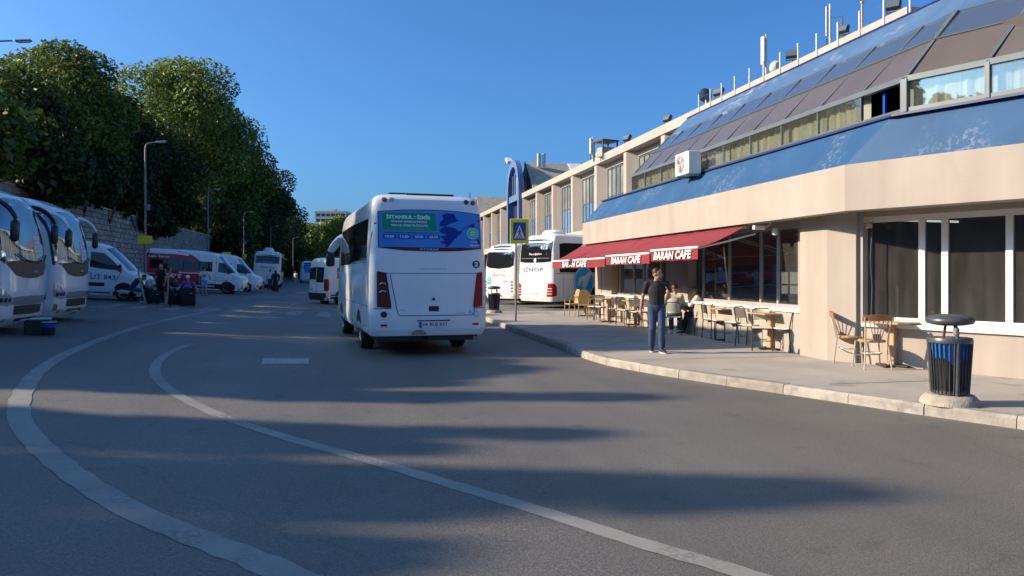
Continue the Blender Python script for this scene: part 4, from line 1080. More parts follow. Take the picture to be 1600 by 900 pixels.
def mappoly(pts, m, off, name):
    b = MB(); vs = [sh.pt('B', a, z) + sh.nrm('B', a, z) * off for a, z in pts]; b.add(vs, [list(range(len(vs)))]); return b.build(name, m, t, recalc=False)
mappoly([(.30, 2.26), (.36, 2.30), (.22, 2.36), (.32, 2.40), (.22, 2.48), (.36, 2.52), (.24, 2.56), (.20, 2.62), (.34, 2.70), (.52, 2.67), (.62, 2.60), (.76, 2.70), (.90, 2.76), (1.045, 2.86), (1.045, 2.26)], M_POSTERN, .015, "map_print")
mappoly([(.22, 2.70), (.24, 2.80), (.30, 2.84), (.28, 2.94), (.40, 2.98), (.52, 2.97), (.56, 2.88), (.62, 2.82), (.46, 2.77), (.34, 2.71)], M_POSTERN, .0155, "map_print")
def disc_at(a, z, r, m, off, name="print_disc"): return sh.disc(name, 'B', a, z, r, r, off, m, t, 24)
sh.patch("print_panel", 'B', [(-.93, 2.58, 2.965), (-.4, 2.58, 2.985), (.16, 2.58, 2.99)], .0145, M_POSTERG2, t, nz=2)
sh.patch("print_panel", 'B', [(-.92, 2.59, 2.955), (-.4, 2.59, 2.975), (.15, 2.59, 2.98)], .0165, M_POSTERG, t, nz=2)
text_on(sh.fn('B', -.575, 2.885, .019), "İSTANBUL", .52, .10, M_POSTERL, t, bold=.045)
text_on(sh.fn('B', -.095, 2.885, .019), "İZMİR", .27, .10, M_POSTERL, t, bold=.045)
for dz, sx in ((.018, 1), (-.018, -1)):
    mappoly([(-.30, 2.872 + dz - .006), (-.24, 2.872 + dz - .006), (-.24 - .0 * sx, 2.872 + dz + .006), (-.30, 2.872 + dz + .006)], M_POSTERL, .019, "arrow_print")
text_on(sh.fn('B', -.385, 2.785, .019), "EKSPRES SEFERLERİMİZLE", .70, .052, M_POSTERL, t, bold=.03)
text_on(sh.fn('B', -.385, 2.705, .019), "TEKRAR HİZMETİNİZDEYİZ", .74, .052, M_POSTERL, t, bold=.03)
for zz in (2.645, 2.618): sh.line('B', seg(-.82, zz, .05, zz), .008, M_POSTERG2, t, "print_rule", .018)
sh.line('B', seg(-.88, 2.55, .1, 2.55), .012, M_POSTERB2, t, "print_rule", .0165)
for i, w_ in enumerate(("10:00", "14:00", "20:00", "23:59")):
    a = -.78 + i * .29
    sh.patch("time_box", 'B', [(a - .125, 2.42, 2.515), (a + .125, 2.42, 2.515)], .0155, M_POSTERB2, t, nz=1, na=2)
    text_on(sh.fn('B', a, 2.468, .019), w_, .17, .055, M_POSTERL, t, bold=.03)
disc_at(.90, 2.56, .118, M_POSTERL, .017); disc_at(.90, 2.56, .108, M_POSTERG2, .019)
for k, zz in enumerate((2.61, 2.575, 2.54, 2.505)): sh.line('B', seg(.83 + .02 * (k in (0, 3)), zz, .97 - .02 * (k in (0, 3)), zz), .012, M_POSTERL, t, "print_rule", .027)
text_on(sh.fn('B', .91, 2.375, .019), "TCDD", .13, .035, M_POSTERL, t); text_on(sh.fn('B', .93, 2.31, .019), "Yunusemre", .2, .06, M_POSTERL, t, shear=.4)
text_on(sh.fn('B', .0, 2.208, .016), "OTOKAR", .38, .05, M_STEEL, t, bold=.03, space=1.25)
sh.disc("number_disc", 'B', .955, 1.905, .082, .082, .008, M_NAVYINK, t)
text_on(sh.fn('B', .955, 1.905, .016), "2", .075, .10, M_LETTERW, t, bold=.05)
hp = [(-.78, 1.70)] + seg(-.78, 1.70, -.64, .92, 8) + [(-.63, .875), (-.60, .848), (-.56, .838)] + seg(-.55, .836, .83, .836, 8) + [(.87, .85), (.895, .89)] + seg(.90, .92, 1.0, 1.70, 8)
sh.line('B', hp, .016, M_SEAM, t); sh.line('B', seg(-.95, 1.71, 1.06, 1.71, 16), .012, M_SEAM, t)
sh.patch("tail_light", 'B', [(-1.03, 1.02, 1.75), (-.94, 1.01, 1.735), (-.85, 1.0, 1.72), (-.755, 1.0, 1.05)], .014, M_DREDL, t)
sh.patch("tail_light", 'B', [(.885, 1.0, 1.05), (.965, 1.0, 1.72), (1.02, 1.01, 1.735), (1.08, 1.02, 1.75)], .014, M_REDL, t)
for zz in (1.46, 1.30):
    b = MB(); b.tube([sh.pt('B', -.92 + .06 * math.cos(q), zz + .05 * math.sin(q)) + Vector((0, -.022, 0)) for q in np.linspace(.3, 2.8, 8)], .012, 6); b.build("lamp_ring", M_CLEARL, t)
for a, z, m in ((-.86, 3.235, M_ORANGEL), (-.72, 3.24, M_CLEARL), (.80, 3.235, M_NAVYINK), (.94, 3.225, M_ORANGEL)): sh.disc("marker_light", 'B', a, z, .05, .05, .014, m, t, 16)
sh.disc("reverse_light", 'B', -.90, .865, .062, .062, .016, M_DREDL, t); sh.disc("reverse_light", 'B', .945, .865, .062, .062, .016, M_CLEARL, t)
for a in (-.90, .925): sh.patch("reflector", 'B', [(a - .06, .625, .665), (a + .06, .625, .665)], .014, M_REDL, t, nz=1, na=1)
plate(sh, 'B', .06, .645, .56, .125, "34 BUJ 851", t)
sh.patch("plate_lamp_bar", 'B', [(-.26, .722, .742), (.40, .722, .742)], .02, M_SEAM, t, nz=1)
sh.patch("bumper_scuff", 'B', [(-.36, .44, .50), (-.26, .435, .545), (-.14, .435, .54), (-.06, .44, .48)], .003, mat("brown_scuff", (0.30, 0.27, 0.22), .7, var=.4, vscale=9), t, nz=2)
sh.patch("engine_vent", 'B', [(-.02, .92, 1.03), (.18, .92, 1.03)], .006, M_INK, t, nz=1, na=1)
sh.patch("hatch_handle", 'B', [(.05, 1.15, 1.19), (.10, 1.15, 1.21)], .02, M_INK, t, nz=1, na=1)
sh.line('B', seg(-.2, 1.80, .35, 1.80), .018, M_STEEL, t, "crease", .004)
sh.line('B', seg(-1.1, .985, -.76, .985), .014, M_SEAM, t); sh.line('B', seg(.90, .985, 1.12, .985), .014, M_SEAM, t)
text_on(sh.fn('B', -.56, .95, .006), "SULTAN", .12, .035, M_STEEL, t); text_on(sh.fn('B', .62, .885, .006), "OTOKAR", .2, .03, M_STEEL, t)
mappoly([(.76, .87), (.88, .87), (.82, .97)], M_STEEL, .006, "emblem")
sh.patch("side_window", 'L', [(-3.35, 1.93, 2.86), (0, 1.93, 2.92), (2.75, 1.93, 2.9)], .006, M_VGLASS, t, nz=5, na=6)
for yy in (-1.9, -.3, 1.3): sh.line('L', seg(yy, 1.95, yy, 2.86), .03, M_INK, t, "window_joint", .008)
sh.patch("side_window", 'R', [(-3.3, 1.93, 2.86), (0, 1.93, 2.92), (1.9, 1.93, 2.9)], .006, M_VGLASS, t, nz=5, na=6)
sh.patch("door", 'R', [(2.1, .55, 2.95), (3.2, .55, 2.9)], .006, M_VGLASS, t)
sh.patch("windscreen", 'F', [(-1.0, 1.5, 2.85), (0, 1.45, 2.95), (1.0, 1.5, 2.85)], .006, M_VGLASS, t)
sh.patch("drip_panel", 'L', [(-3.7, 1.89, 1.925), (0, 1.89, 1.925), (3.1, 1.89, 1.925)], .012, M_BUSW, t, nz=1)
sh.line('L', seg(-3.8, 1.02, 3.3, 1.02, 12), .014, M_SEAM, t); sh.line('L', seg(-3.78, 1.9, 3.2, 1.9, 12), .012, M_SEAM, t)
for yy in (-3.5, -1.1, .1, 1.5, 3.1): sh.line('L', seg(yy, .46, yy, 1.02), .012, M_SEAM, t)
for yy in (-3.0, -.6, 1.0): sh.disc("side_marker", 'L', yy, .58, .05, .025, .01, M_ORANGEL, t, 10)
sh.line('L', seg(-3.79, .5, -3.79, 3.0, 10), .014, M_SEAM, t)
ear_mirror(t, (-1.0, 3.35, 2.78), (-1.38, 3.7, 2.35), (.24, .12, .42), M_BUSW, M_BLACKP, big=1.5)
ear_mirror(t, (1.0, 3.35, 2.78), (1.38, 3.7, 2.35), (.24, .12, .42), M_BUSW, M_BLACKP, big=1.5)
b = MB(); b.box((0, .1, 3.45), (1.5, 2.4, .16), bev=.07); b.build("roof_unit", M_BUSW, t, smooth=True)
b = MB(); b.box((-.45, -2.9, 3.42), (.5, .4, .08), bev=.03); b.build("roof_hatch", M_BLACKP, t)
b = MB(); b.box((.1, -3.42, 3.405), (1.0, .1, .03), rot=(.2, 0, 0), bev=.02); b.build("spoiler_vent", M_INK, t)
b = MB(); b.tube([(.95, -3.4, 3.3), (.95, -3.4, 3.48)], .012, 5); b.build("aerial", M_BLACKP, t)
b = MB(); b.bb(-1.0, 1.0, -3.85, 3.8, .30, .44); b.build("chassis", M_INK, t)
b = MB(); b.tube([(.95, -3.2, .34), (.95, -3.85, .34)], .04, 8); b.build("exhaust", M_STEEL, t)
b = MB(); b.tube([(.0, -3.7, .36), (.0, -4.0, .36)], .05, 8); b.build("tow_eye", M_INK, t)

# --- two coaches nosing out on the far side
def coach(label, xy, door_open, mirror_m):
    t = place_vehicle("coach", label, "coach", xy, 90.0, "white coaches parked nose out against the retaining wall"); t.scale = (1, 1, .97)
    sh = Shell([(.20, 1.20, 4.84, -4.95, .30, .3), (.36, 1.255, 4.98, -5, .32, .3), (.9, 1.26, 5.03, -5, .32, .3), (1.38, 1.26, 5.01, -5, .32, .3), (1.8, 1.255, 4.98, -5, .34, .3), (2.5, 1.245, 4.87, -5, .36, .3),
                (2.95, 1.23, 4.72, -5, .38, .3), (3.2, 1.19, 4.50, -4.95, .45, .3), (3.40, 1.08, 4.0, -4.8, .65, .4), (3.52, .82, 3.2, -4.5, .8, .5), (3.55, .5, 2.4, -4.2, .7, .5)], 3.1, 4)
    sh.body(M_BUSW, t)
    wheels(sh, t, (-2.9, 2.3), .48, .3)
    sh.patch("windscreen", 'F', [(-1.215, 1.72, 2.95), (-1.1, 1.62, 3.02), (-.5, 1.58, 3.10), (0, 1.57, 3.12), (.5, 1.58, 3.10), (1.1, 1.62, 3.02), (1.215, 1.72, 2.95)], .010, M_WSCREEN, t, nz=8)
    sh.patch("dashboard_band", 'F', [(-1.0, 1.58, 1.66), (-.72, 1.36, 1.68), (-.35, 1.30, 1.70), (0, 1.29, 1.70), (.35, 1.30, 1.70), (.72, 1.36, 1.68), (1.0, 1.58, 1.66)], .014, M_BLACKP, t)
    sh.patch("chrome_band", 'F', [(-.80, .69, .86), (0, .67, .88), (.80, .69, .86)], .014, M_CHROME, t)
    sh.patch("grille", 'F', [(-.70, .46, .66), (0, .44, .66), (.70, .46, .66)], .012, M_BLACKP, t)
    sh.patch("lower_grille", 'F', [(-.55, .30, .37), (0, .30, .37), (.55, .30, .37)], .012, M_BLACKP, t, nz=1)
    for sg in (-1, 1):
        hl = sh.patch("headlight", 'F', [(sg * .84, .70, .84), (sg * .98, .66, .92), (sg * 1.13, .68, 1.04), (sg * 1.235, .76, 1.1)], .014, M_CLEARL, t)
        for a in (.93, 1.05, 1.16): sh.disc("lamp_bulb", 'F', sg * a, .80, .045, .055, .022, M_INK, hl, 12)
        sh.disc("fog_light", 'F', sg * 1.0, .34, .06, .05, .012, M_CLEARL, t, 12)
        sh.line('F', seg(sg * 1.225, 1.6, sg * 1.215, 3.0), .04, M_INK, t, "pillar_strip", .008)
    text_on(sh.fn('F', -.25, 1.45, .02), "VIP" if door_open else "GÜN", .2, .055, M_PAPER, t)
    sh.patch("windscreen_paper", 'F', [(-.62, 1.78, 2.30), (-.24, 1.78, 2.30)], .016, M_PAPER, t, nz=3)
    for k in range(4): sh.line('F', seg(-.6, 1.88 + k * .1, -.26, 1.88 + k * .1), .02, M_GREYFRAME, t, "print_rule", .019)
    for sg in (-1, 1):
        b = MB(); b.tube([sh.front(sg * .1 - .2, 1.66) + Vector((0, .05, 0)), sh.front(sg * .55 - .2, 1.72) + Vector((0, .05, 0)), sh.front(sg * .8 - .1, 1.84) + Vector((0, .045, 0))], .014, 6); b.build("wiper", M_INK, t)
    plate(sh, 'F', 0, .26, .52, .12, "34 SVK 02" if not door_open else "55 AB 302", t, .03)
    sh.patch("side_window", 'R', [(-4.6, 1.72, 2.95), (0, 1.72, 2.95), (3.1, 1.72, 2.95)], .006, M_VGLASS, t, na=6)
    sh.patch("side_window", 'L', [(-4.6, 1.72, 2.95), (0, 1.72, 2.95), (4.0, 1.72, 2.9)], .006, M_VGLASS, t, na=6)
    if door_open:
        sh.patch("door_opening", 'R', [(3.30, .45, 2.88), (4.20, .45, 2.86)], .006, M_INK, t)
        for k in range(3): sh.patch("door_step", 'R', [(3.34, .5 + .27 * k, .53 + .27 * k), (4.1, .5 + .27 * k, .53 + .27 * k)], .012, M_GREYFRAME, t, nz=1, na=2)
        sh.patch("notice_sheet", 'R', [(3.62, 1.75, 2.05), (3.98, 1.75, 2.05)], .012, M_PAPER, t, nz=1)
        dr = MB(); dr.box((1.36, 3.1, 1.66), (.05, .9, 2.36), bev=.02); dr.build("door", M_VGLASS, t)
        sh.patch("scuffed_corner", 'F', [(1.10, .36, .52), (1.2, .34, .54)], .006, M_WOOD, t)
    else:
        sh.patch("door", 'R', [(3.3, .45, 2.88), (4.15, .45, 2.86)], .006, M_VGLASS, t)
    for yy in (-4, -1.8, -.5, .8, 3.2): sh.line('R', seg(yy, .35, yy, 1.5), .014, M_SEAM, t)
    sh.line('R', seg(-4.8, 1.52, 3.2, 1.52, 10), .014, M_SEAM, t)
    ear_mirror(t, (1.05, 4.55, 3.02), (1.16, 5.10, 2.62), (.24, .14, .50), M_BLACKP if not door_open else M_BUSW, M_BLACKP, big=.75)
    ear_mirror(t, (-1.05, 4.55, 3.02), (-1.42, 4.95, 2.66), (.22, .14, .50), mirror_m, M_BLACKP, big=.75)
    b = MB(); b.box((0, -1, 3.53), (1.7, 2.6, .16), bev=.06); b.build("roof_unit", M_BUSW, t)
    b = MB(); b.bb(-1.05, 1.05, -4.8, 4.6, .22, .3); b.build("chassis", M_INK, t)
    return t
coach("white coach cut by the picture edge with black mirrors and closed door", (-7.36 - 5.0, 19.15), False, M_BLACKP)
coach("white coach with its front door open and a white curved mirror arm", (-7.72 - 5.0, 23.3), True, M_BUSW)

# --- vans and minibuses
def van_shell(L, W_, H):
    h = L / 2; w = W_ / 2
    return Shell([(.22, w * .94, h - .12, -h + .05, .4, .2), (.45, w, h - .01, -h, .42, .2), (.75, w, h, -h, .42, .2), (.95, w, h - .06, -h, .42, .2), (1.12, w, h - .14, -h, .45, .2), (1.25, w * .99, h - .42, -h, .45, .2), (1.34, w * .985, h - .70, -h, .42, .2),
                  (1.6, w * .965, h - .93, -h + .01, .42, .2), (2.0, w * .93, h - 1.33, -h + .04, .45, .2), (H - .28, w * .90, h - 1.68, -h + .07, .5, .22), (H - .12, w * .84, h - 2.0, -h + .12, .5, .25), (H - .03, w * .7, h - 2.5, -h + .25, .5, .3), (H, w * .45, h - 3.1, -h + .5, .5, .3)], 2.6, 4.5)
def van_front(sh, t, L, W_, H, mirror_side=(1, -1)):
    h = L / 2; w = W_ / 2
    sh.patch("windscreen", 'F', [(-w * .80, 1.36, H - .34), (0, 1.33, H - .26), (w * .80, 1.36, H - .34)], .008, M_WSCREEN, t, nz=8)
    sh.patch("grille", 'F', [(-.5, .62, .80), (0, .60, .82), (.5, .62, .80)], .01, M_BLACKP, t)
    sh.patch("bumper", 'F', [(-w * .98, .25, .50), (0, .25, .52), (w * .98, .25, .50)], .012, M_BLACKP, t)
    for sg in (-1, 1):
        sh.patch("headlight", 'F', [(sg * w * .60, .74, .96), (sg * w * .8, .72, 1.02), (sg * w * .95, .74, 1.05)], .014, M_CLEARL, t)
        f = 'R' if sg > 0 else 'L'
        b = MB(); b.box((sg * (w + .13), h - 1.12, 1.45), (.20, .12, .34), bev=.05); b.tube([(sg * w * .95, h - 1.10, 1.39), (sg * (w + .1), h - 1.12, 1.39)], .04, 6); b.build("mirror", M_BLACKP, t)
    plate(sh, 'F', 0, .40, .5, .11, "34 LIT 843", t, .03)
# LIT 843
px_f, d_f = 238, 34.6
vx, vy = W(px_f, d_f)
t = place_vehicle("panel_van", "white high-roof van lettered LIT 843 beside the open coach", "van", (vx - 2.8, vy), 90)
sh = van_shell(5.6, 2.05, 2.62); sh.body(M_VANW, t); wheels(sh, t, (-1.7, 1.85), .36, .24)
van_front(sh, t, 5.6, 2.05, 2.62)
sh.patch("driver_window", 'R', [(.42, 1.44, 2.10), (.95, 1.38, 2.08), (1.32, 1.36, 1.78), (1.62, 1.36, 1.47)], .007, M_VGLASS, t)
sh.patch("side_window", 'R', [(-1.1, 1.38, 2.10), (.02, 1.38, 2.10)], .007, M_VGLASS, t)
sh.line('R', seg(.2, .5, .2, 2.2), .02, M_SEAM, t); sh.line('R', seg(1.5, .85, 1.72, 1.34), .02, M_SEAM, t)
sh.patch("rub_strip", 'R', [(-1.0, .62, .76), (.2, .62, .76), (1.05, .62, .78)], .016, M_BLACKP, t, nz=1)
sh.patch("door_handle", 'R', [(.28, 1.14, 1.18), (.52, 1.14, 1.18)], .016, M_BLACKP, t, nz=1)
text_on(sh.fn('R', .98, 1.02, .008), "LIT 843", 1.0, .21, M_NAVYINK, t, bold=.01, space=1.12)
sh.line('R', seg(-2.6, .34, 1.3, .34), .05, M_BLACKP, t, "side_sill", .012)

# red and white minibus
def minibus(label, px_f, d_f, red, words):
    vx, vy = W(px_f, d_f); L = 6.3
    t = place_vehicle("minibus", label, "minibus", (vx - L / 2, vy), 90, "minibuses parked side by side")
    sh = van_shell(L, 2.1, 2.72); sh.body(M_VANW, t); wheels(sh, t, (-1.9, 1.95), .36, .24)
    van_front(sh, t, L, 2.1, 2.72)
    if red:
        sh.patch("red_panel", 'R', [(-3.145, .28, 2.60), (-2.9, .28, 2.62), (-1.0, .28, 2.60), (-.6, .28, 2.52), (-.1, .28, 2.30), (.35, .28, 1.95), (.42, .28, 1.3), (.5, .28, .3)], .004, M_MINIRED, t, nz=10)
        sh.patch("red_panel", 'B', [(-1.0, .28, 2.6), (0, .28, 2.62), (1.0, .28, 2.6)], .004, M_MINIRED, t)
    sh.patch("side_window", 'R', [(-2.75, 1.42, 2.02), (-.4, 1.42, 2.02), (1.0, 1.40, 2.02)], .008, M_VGLASS, t, na=8)
    for yy in (-1.75, -.75, .2): sh.line('R', seg(yy, 1.44, yy, 2.0), .04, M_INK, t, "window_joint", .011)
    sh.patch("driver_window", 'R', [(1.36, 1.40, 2.0), (1.65, 1.36, 1.99), (1.96, 1.36, 1.78), (2.28, 1.36, 1.48)], .008, M_VGLASS, t)
    sh.patch("side_skirt", 'R', [(-3.0, .30, .62), (0, .30, .62), (2.9, .30, .60)], .010, M_BLACKP, t, nz=2)
    sh.patch("side_stripe", 'R', [(-.2, .42, .50), (1.2, .42, .50)], .014, M_PAPER, t, nz=1)
    sh.line('R', seg(1.22, .6, 1.22, 2.3), .02, M_SEAM, t); sh.line('R', seg(2.2, .85, 2.38, 1.34), .02, M_SEAM, t)
    if red:
        text_on(sh.fn('R', -2.25, 2.22, .009), "Kale Servis", 1.3, .16, M_LETTERW, t)
        text_on(sh.fn('R', -1.35, 1.02, .009), "KALE", 1.1, .27, M_LETTERW, t, shear=.2, bold=.04)
        sh.patch("white_stripe", 'R', [(-1.0, 1.22, 1.28), (.3, 1.22, 1.28)], .009, M_LETTERW, t, nz=1)
    text_on(sh.fn('R', 1.55, .86, .009), words, .85, .12, M_GREYFRAME, t)
    return t
minibus("red and white minibus with black skirts parked behind the group with suitcases", 388, 50.0, True, "L.LL 828")
minibus("plain white minibus half hidden behind the red and white minibus", 411, 56.0, False, "SERVİS")

# white van beyond the midibus, seen obliquely from behind
cx, cy = W(507, 40.5)
wv_head = 60
t = place_vehicle("white_minivan", "white van with black rear bumper turning beyond the midibus", "van", center_from((cx, cy), (1.0, -2.75), wv_head), wv_head)
sh = van_shell(5.5, 2.0, 2.55); sh.body(M_COACHW, t); wheels(sh, t, (-1.75, 1.8), .35, .24)
sh.patch("rear_window", 'B', [(-.80, 1.35, 2.0), (-.04, 1.35, 2.04)], .008, M_VGLASS, t); sh.patch("rear_window", 'B', [(.04, 1.2, 2.04), (.80, 1.2, 2.0)], .008, M_VGLASS, t)
sh.line('B', seg(0, .55, 0, 2.3), .02, M_SEAM, t)
sh.patch("rear_bumper", 'B', [(-.98, .24, .62), (0, .24, .62), (.98, .24, .62)], .03, M_BLACKP, t)
sh.patch("tail_light", 'R', [(-2.72, .75, 1.35), (-2.6, .72, 1.4), (-2.5, .8, 1.3)], .012, M_REDL, t); sh.patch("tail_light", 'L', [(-2.72, .75, 1.35), (-2.6, .72, 1.4), (-2.5, .8, 1.3)], .012, M_REDL, t)
sh.patch("tail_light", 'B', [(.88, .74, 1.38), (.985, .76, 1.36)], .012, M_REDL, t)
sh.patch("side_window", 'R', [(-2.0, 1.4, 2.0), (-.5, 1.4, 2.0)], .008, M_VGLASS, t); sh.patch("side_window", 'R', [(-.3, 1.4, 2.0), (1.0, 1.4, 2.0)], .008, M_VGLASS, t)
sh.patch("side_skirt", 'R', [(-2.4, .3, .55), (2.3, .3, .55)], .012, M_BLACKP, t, nz=1)
plate(sh, 'B', -.4, .82, .5, .12, "34 PK 61", t, .012); van_front(sh, t, 5.5, 2.0, 2.55)

# coaches at the platforms
def rear_coach(label, corner, local, heading, H, W_, L, kind, group):
    t = place_vehicle("coach", label, "coach", center_from(corner, local, heading), heading, group)
    w = W_ / 2; h = L / 2
    sh = Shell([(.34, w * .95, h - .2, -h + .1, .5, .22), (.55, w, h, -h + .01, .5, .25), (1.2, w, h, -h, .5, .25), (2.0, w * .995, h - .05, -h + .02, .5, .25), (H - 1.0, w * .985, h - .2, -h + .06, .5, .25), (H - .45, w * .965, h - .4, -h + .14, .5, .28), (H - .16, w * .90, h - .7, -h + .30, .6, .3), (H - .04, w * .72, h - 1.1, -h + .6, .6, .4), (H, w * .4, h - 1.5, -h + 1.0, .5, .4)], 3, 3.6)
    sh.body(M_COACHW, t); wheels(sh, t, (-h * .45, h * .5), .5, .3)
    sh.patch("side_window", 'R', [(-h + .55, H - 1.95, H - .55), (-h + .9, H - 1.95, H - .5), (0, H - 1.95, H - .5), (h - 1.2, H - 1.95, H - .55)], .008, M_VGLASS, t, na=6)
    sh.patch("side_window", 'L', [(-h + .55, H - 1.95, H - .55), (-h + .9, H - 1.95, H - .5), (0, H - 1.95, H - .5), (h - 1.2, H - 1.95, H - .55)], .008, M_VGLASS, t, na=6)
    sh.patch("windscreen", 'F', [(-w * .9, 1.5, H - .8), (0, 1.45, H - .7), (w * .9, 1.5, H - .8)], .008, M_VGLASS, t)
    b = MB(); b.bb(-w * .85, w * .85, -h + .3, h - .4, .25, .36); b.build("chassis", M_INK, t)
    return t, sh, w, h
tb, sh, w, h = rear_coach("tall white coach lettered SİNOP with a dolphin emblem on its side", W(862, 36.6), (1.27, -6.0), 60.7, 3.72, 2.55, 12.0, 0, "coaches parked at the terminal platforms")
t = tb
sh.patch("rear_window", 'B', [(-1.12, 2.30, 3.28), (-.7, 2.26, 3.40), (0, 2.25, 3.43), (.7, 2.26, 3.40), (1.12, 2.30, 3.28)], .008, M_VGLASS, t)
sh.disc("emblem", 'B', .05, 2.36, .09, .12, .014, M_PAPER, t, 12)
text_on(sh.fn('B', 0.05, 2.68, .012), "Hacıoğulları", .9, .13, M_PAPER, t); text_on(sh.fn('B', .62, 3.0, .012), "415", .5, .2, M_PAPER, t)
sh.line('B', seg(-.95, 2.47, 1.0, 2.47), .015, M_GREYFRAME, t, "wiper", .014)
text_on(sh.fn('B', -.12, 1.94, .008), "SİNOP", 1.5, .26, M_NAVYINK, t, bold=.02, space=1.1); text_on(sh.fn('B', .85, 1.86, .008), "BİRLİK", .2, .05, M_NAVYINK, t)
for k in range(3): sh.line('B', seg(-.95, 1.58 - k * .12, .75, 1.58 - k * .12), .018, M_GREYFRAME, t, "louvre", .004)
sh.line('B', seg(-1.2, 1.24, 1.2, 1.24, 14), .016, M_SEAM, t); sh.line('B', seg(-1.0, .45, -1.0, 1.24), .014, M_SEAM, t); sh.line('B', seg(.82, .45, .82, 1.24), .014, M_SEAM, t)
sh.patch("tail_light", 'B', [(.98, .66, 1.12), (1.1, .60, 1.22), (1.2, .58, 1.24)], .016, M_REDL, t); sh.patch("tail_light", 'R', [(-5.97, .58, 1.22), (-5.8, .60, 1.2), (-5.66, .62, 1.05)], .016, M_REDL, t)
sh.patch("tail_light", 'B', [(-1.2, .58, 1.24), (-1.1, .60, 1.22), (-.98, .66, 1.12)], .016, M_REDL, t)
for k in range(3):
    sh.line('B', seg(.55, .72 + k * .13, 1.2, .72 + k * .13), .03, M_PAPER, t, "chrome_louvre", .02); sh.line('B', seg(-1.2, .72 + k * .13, -.55, .72 + k * .13), .03, M_PAPER, t, "chrome_louvre", .02)
plate(sh, 'B', .05, .72, .52, .14, "57 AT 415", t, .015, blue=False)
b = MB(); b.lathe([(.62, 3.68), (.6, 3.80), (.45, 3.92), (.0, 3.96)], 18, (0, -4.6, 0)); b.build("roof_dome", M_COACHW, t, smooth=True)
sh.line('R', seg(-5.7, 1.72, 5.0, 1.72, 12), .02, M_SEAM, t)
for yy in (-5.2, -3.6, -2.1, -.6): sh.line('R', seg(yy, .42, yy, 1.7), .014, M_SEAM, t)
# dolphin emblem on its right side
ey, ez = -3.75, 1.30
sh.disc("emblem_ring", 'R', ey, ez, .74, .80, .008, M_NAVYINK, t, 32); sh.disc("emblem_ring", 'R', ey, ez, .71, .77, .012, M_PAPER, t, 32); sh.disc("emblem_disc", 'R', ey, ez, .65, .71, .016, M_DOLPHINBLUE, t, 32)
def dolphin(oy, oz, s, flip=1, rot=0.0):
    up = [(-.05, -.48), (-.20, -.60), (-.30, -.55), (-.12, -.40), (-.16, -.2), (-.10, .02), (-.22, .10), (-.05, .20), (.12, .38), (.34, .50), (.56, .48), (.62, .40), (.46, .34), (.38, .18), (.26, 0), (.16, -.2), (.04, -.38), (.20, -.52), (.14, -.60)]
    pts = []
    for a, z in up:
        a *= flip; a, z = a * math.cos(rot) - z * math.sin(rot), a * math.sin(rot) + z * math.cos(rot)
        pts.append(sh.pt('R', ey + oy + a * s, ez + oz + z * s) + Vector((.027, 0, 0)))
    b = MB(); b.prism(pts, (.004, 0, 0)); b.build("dolphin_print", M_PAPER, t)
dolphin(.02, .02, 1.0); dolphin(-.30, .10, .55, 1, -.3)

t, sh, w, h = rear_coach("white coach with a wide rounded rear window, behind the lime pedestrian sign", W(803, 41.0), (1.24, -5.5), 58, 3.42, 2.48, 11.0, 1, "coaches parked at the terminal platforms")
sh.patch("rear_window", 'B', [(-1.1, 2.16, 2.85), (-.85, 2.04, 3.06), (0, 1.98, 3.12), (.85, 2.04, 3.06), (1.1, 2.16, 2.85)], .008, M_VGLASS, t)
sh.patch("top_vent", 'B', [(-.7, 3.15, 3.24), (0, 3.16, 3.26), (.7, 3.15, 3.24)], .008, M_VGLASS, t, nz=1)
text_on(sh.fn('B', .0, 1.62, .008), "Kâmil Koç", 1.1, .24, M_GREYFRAME, t, shear=.3); text_on(sh.fn('B', .55, 1.30, .008), "Safir", .5, .13, M_GREYFRAME, t, shear=.3)
sh.line('B', seg(-.95, 1.74, -.5, 1.85) + seg(-.5, 1.85, .5, 1.85) + seg(.5, 1.85, 1.0, 1.74), .03, M_GREYFRAME, t, "crease", .004)
sh.patch("sticker", 'B', [(-1.0, 1.12, 1.52), (-.62, 1.12, 1.52)], .008, M_DOLPHINBLUE, t, nz=1); sh.line('B', seg(-.96, 1.28, -.66, 1.28), .04, M_PAPER, t, "print_rule", .012); sh.line('B', seg(-.96, 1.42, -.66, 1.42), .03, M_PAPER, t, "print_rule", .012)
for k in range(4): sh.disc("tail_lamp", 'B', 1.02, .75 + k * .17, .05, .05, .016, M_DREDL, t, 12); sh.disc("tail_lamp", 'B', -1.08, .75 + k * .17, .05, .05, .016, M_REDL, t, 12)
sh.line('B', seg(-1.1, .62, 1.1, .62), .018, M_SEAM, t); plate(sh, 'B', 0, .5, .5, .13, "34 KK 882", t, .012)

# coach seen from behind among the trees
t, sh, w, h = rear_coach("white coach with a roof dome seen from behind under the dark trees", W(394, 70.5), (-1.25, -6.0), -4, 3.45, 2.5, 12.0, 2, "white coaches further up the road")
sh.patch("rear_window", 'B', [(-1.05, 2.30, 3.05), (0, 2.28, 3.1), (1.05, 2.30, 3.05)], .008, M_VGLASS, t)
text_on(sh.fn('B', 0, 1.9, .01), "Kâmil Koç", 1.3, .3, M_GREYFRAME, t, shear=.3, bold=.03); text_on(sh.fn('B', 0, 2.42, .014), "SAFİR PLUS", .8, .1, M_PAPER, t)
sh.line('B', seg(-1.0, 1.6, 1.0, 1.6), .03, M_GREYFRAME, t, "crease", .005)
b = MB(); b.lathe([(.5, 3.4), (.48, 3.6), (.34, 3.78), (.0, 3.82)], 16, (0, -4.8, 0)); b.build("roof_dome", M_COACHW, t, smooth=True)
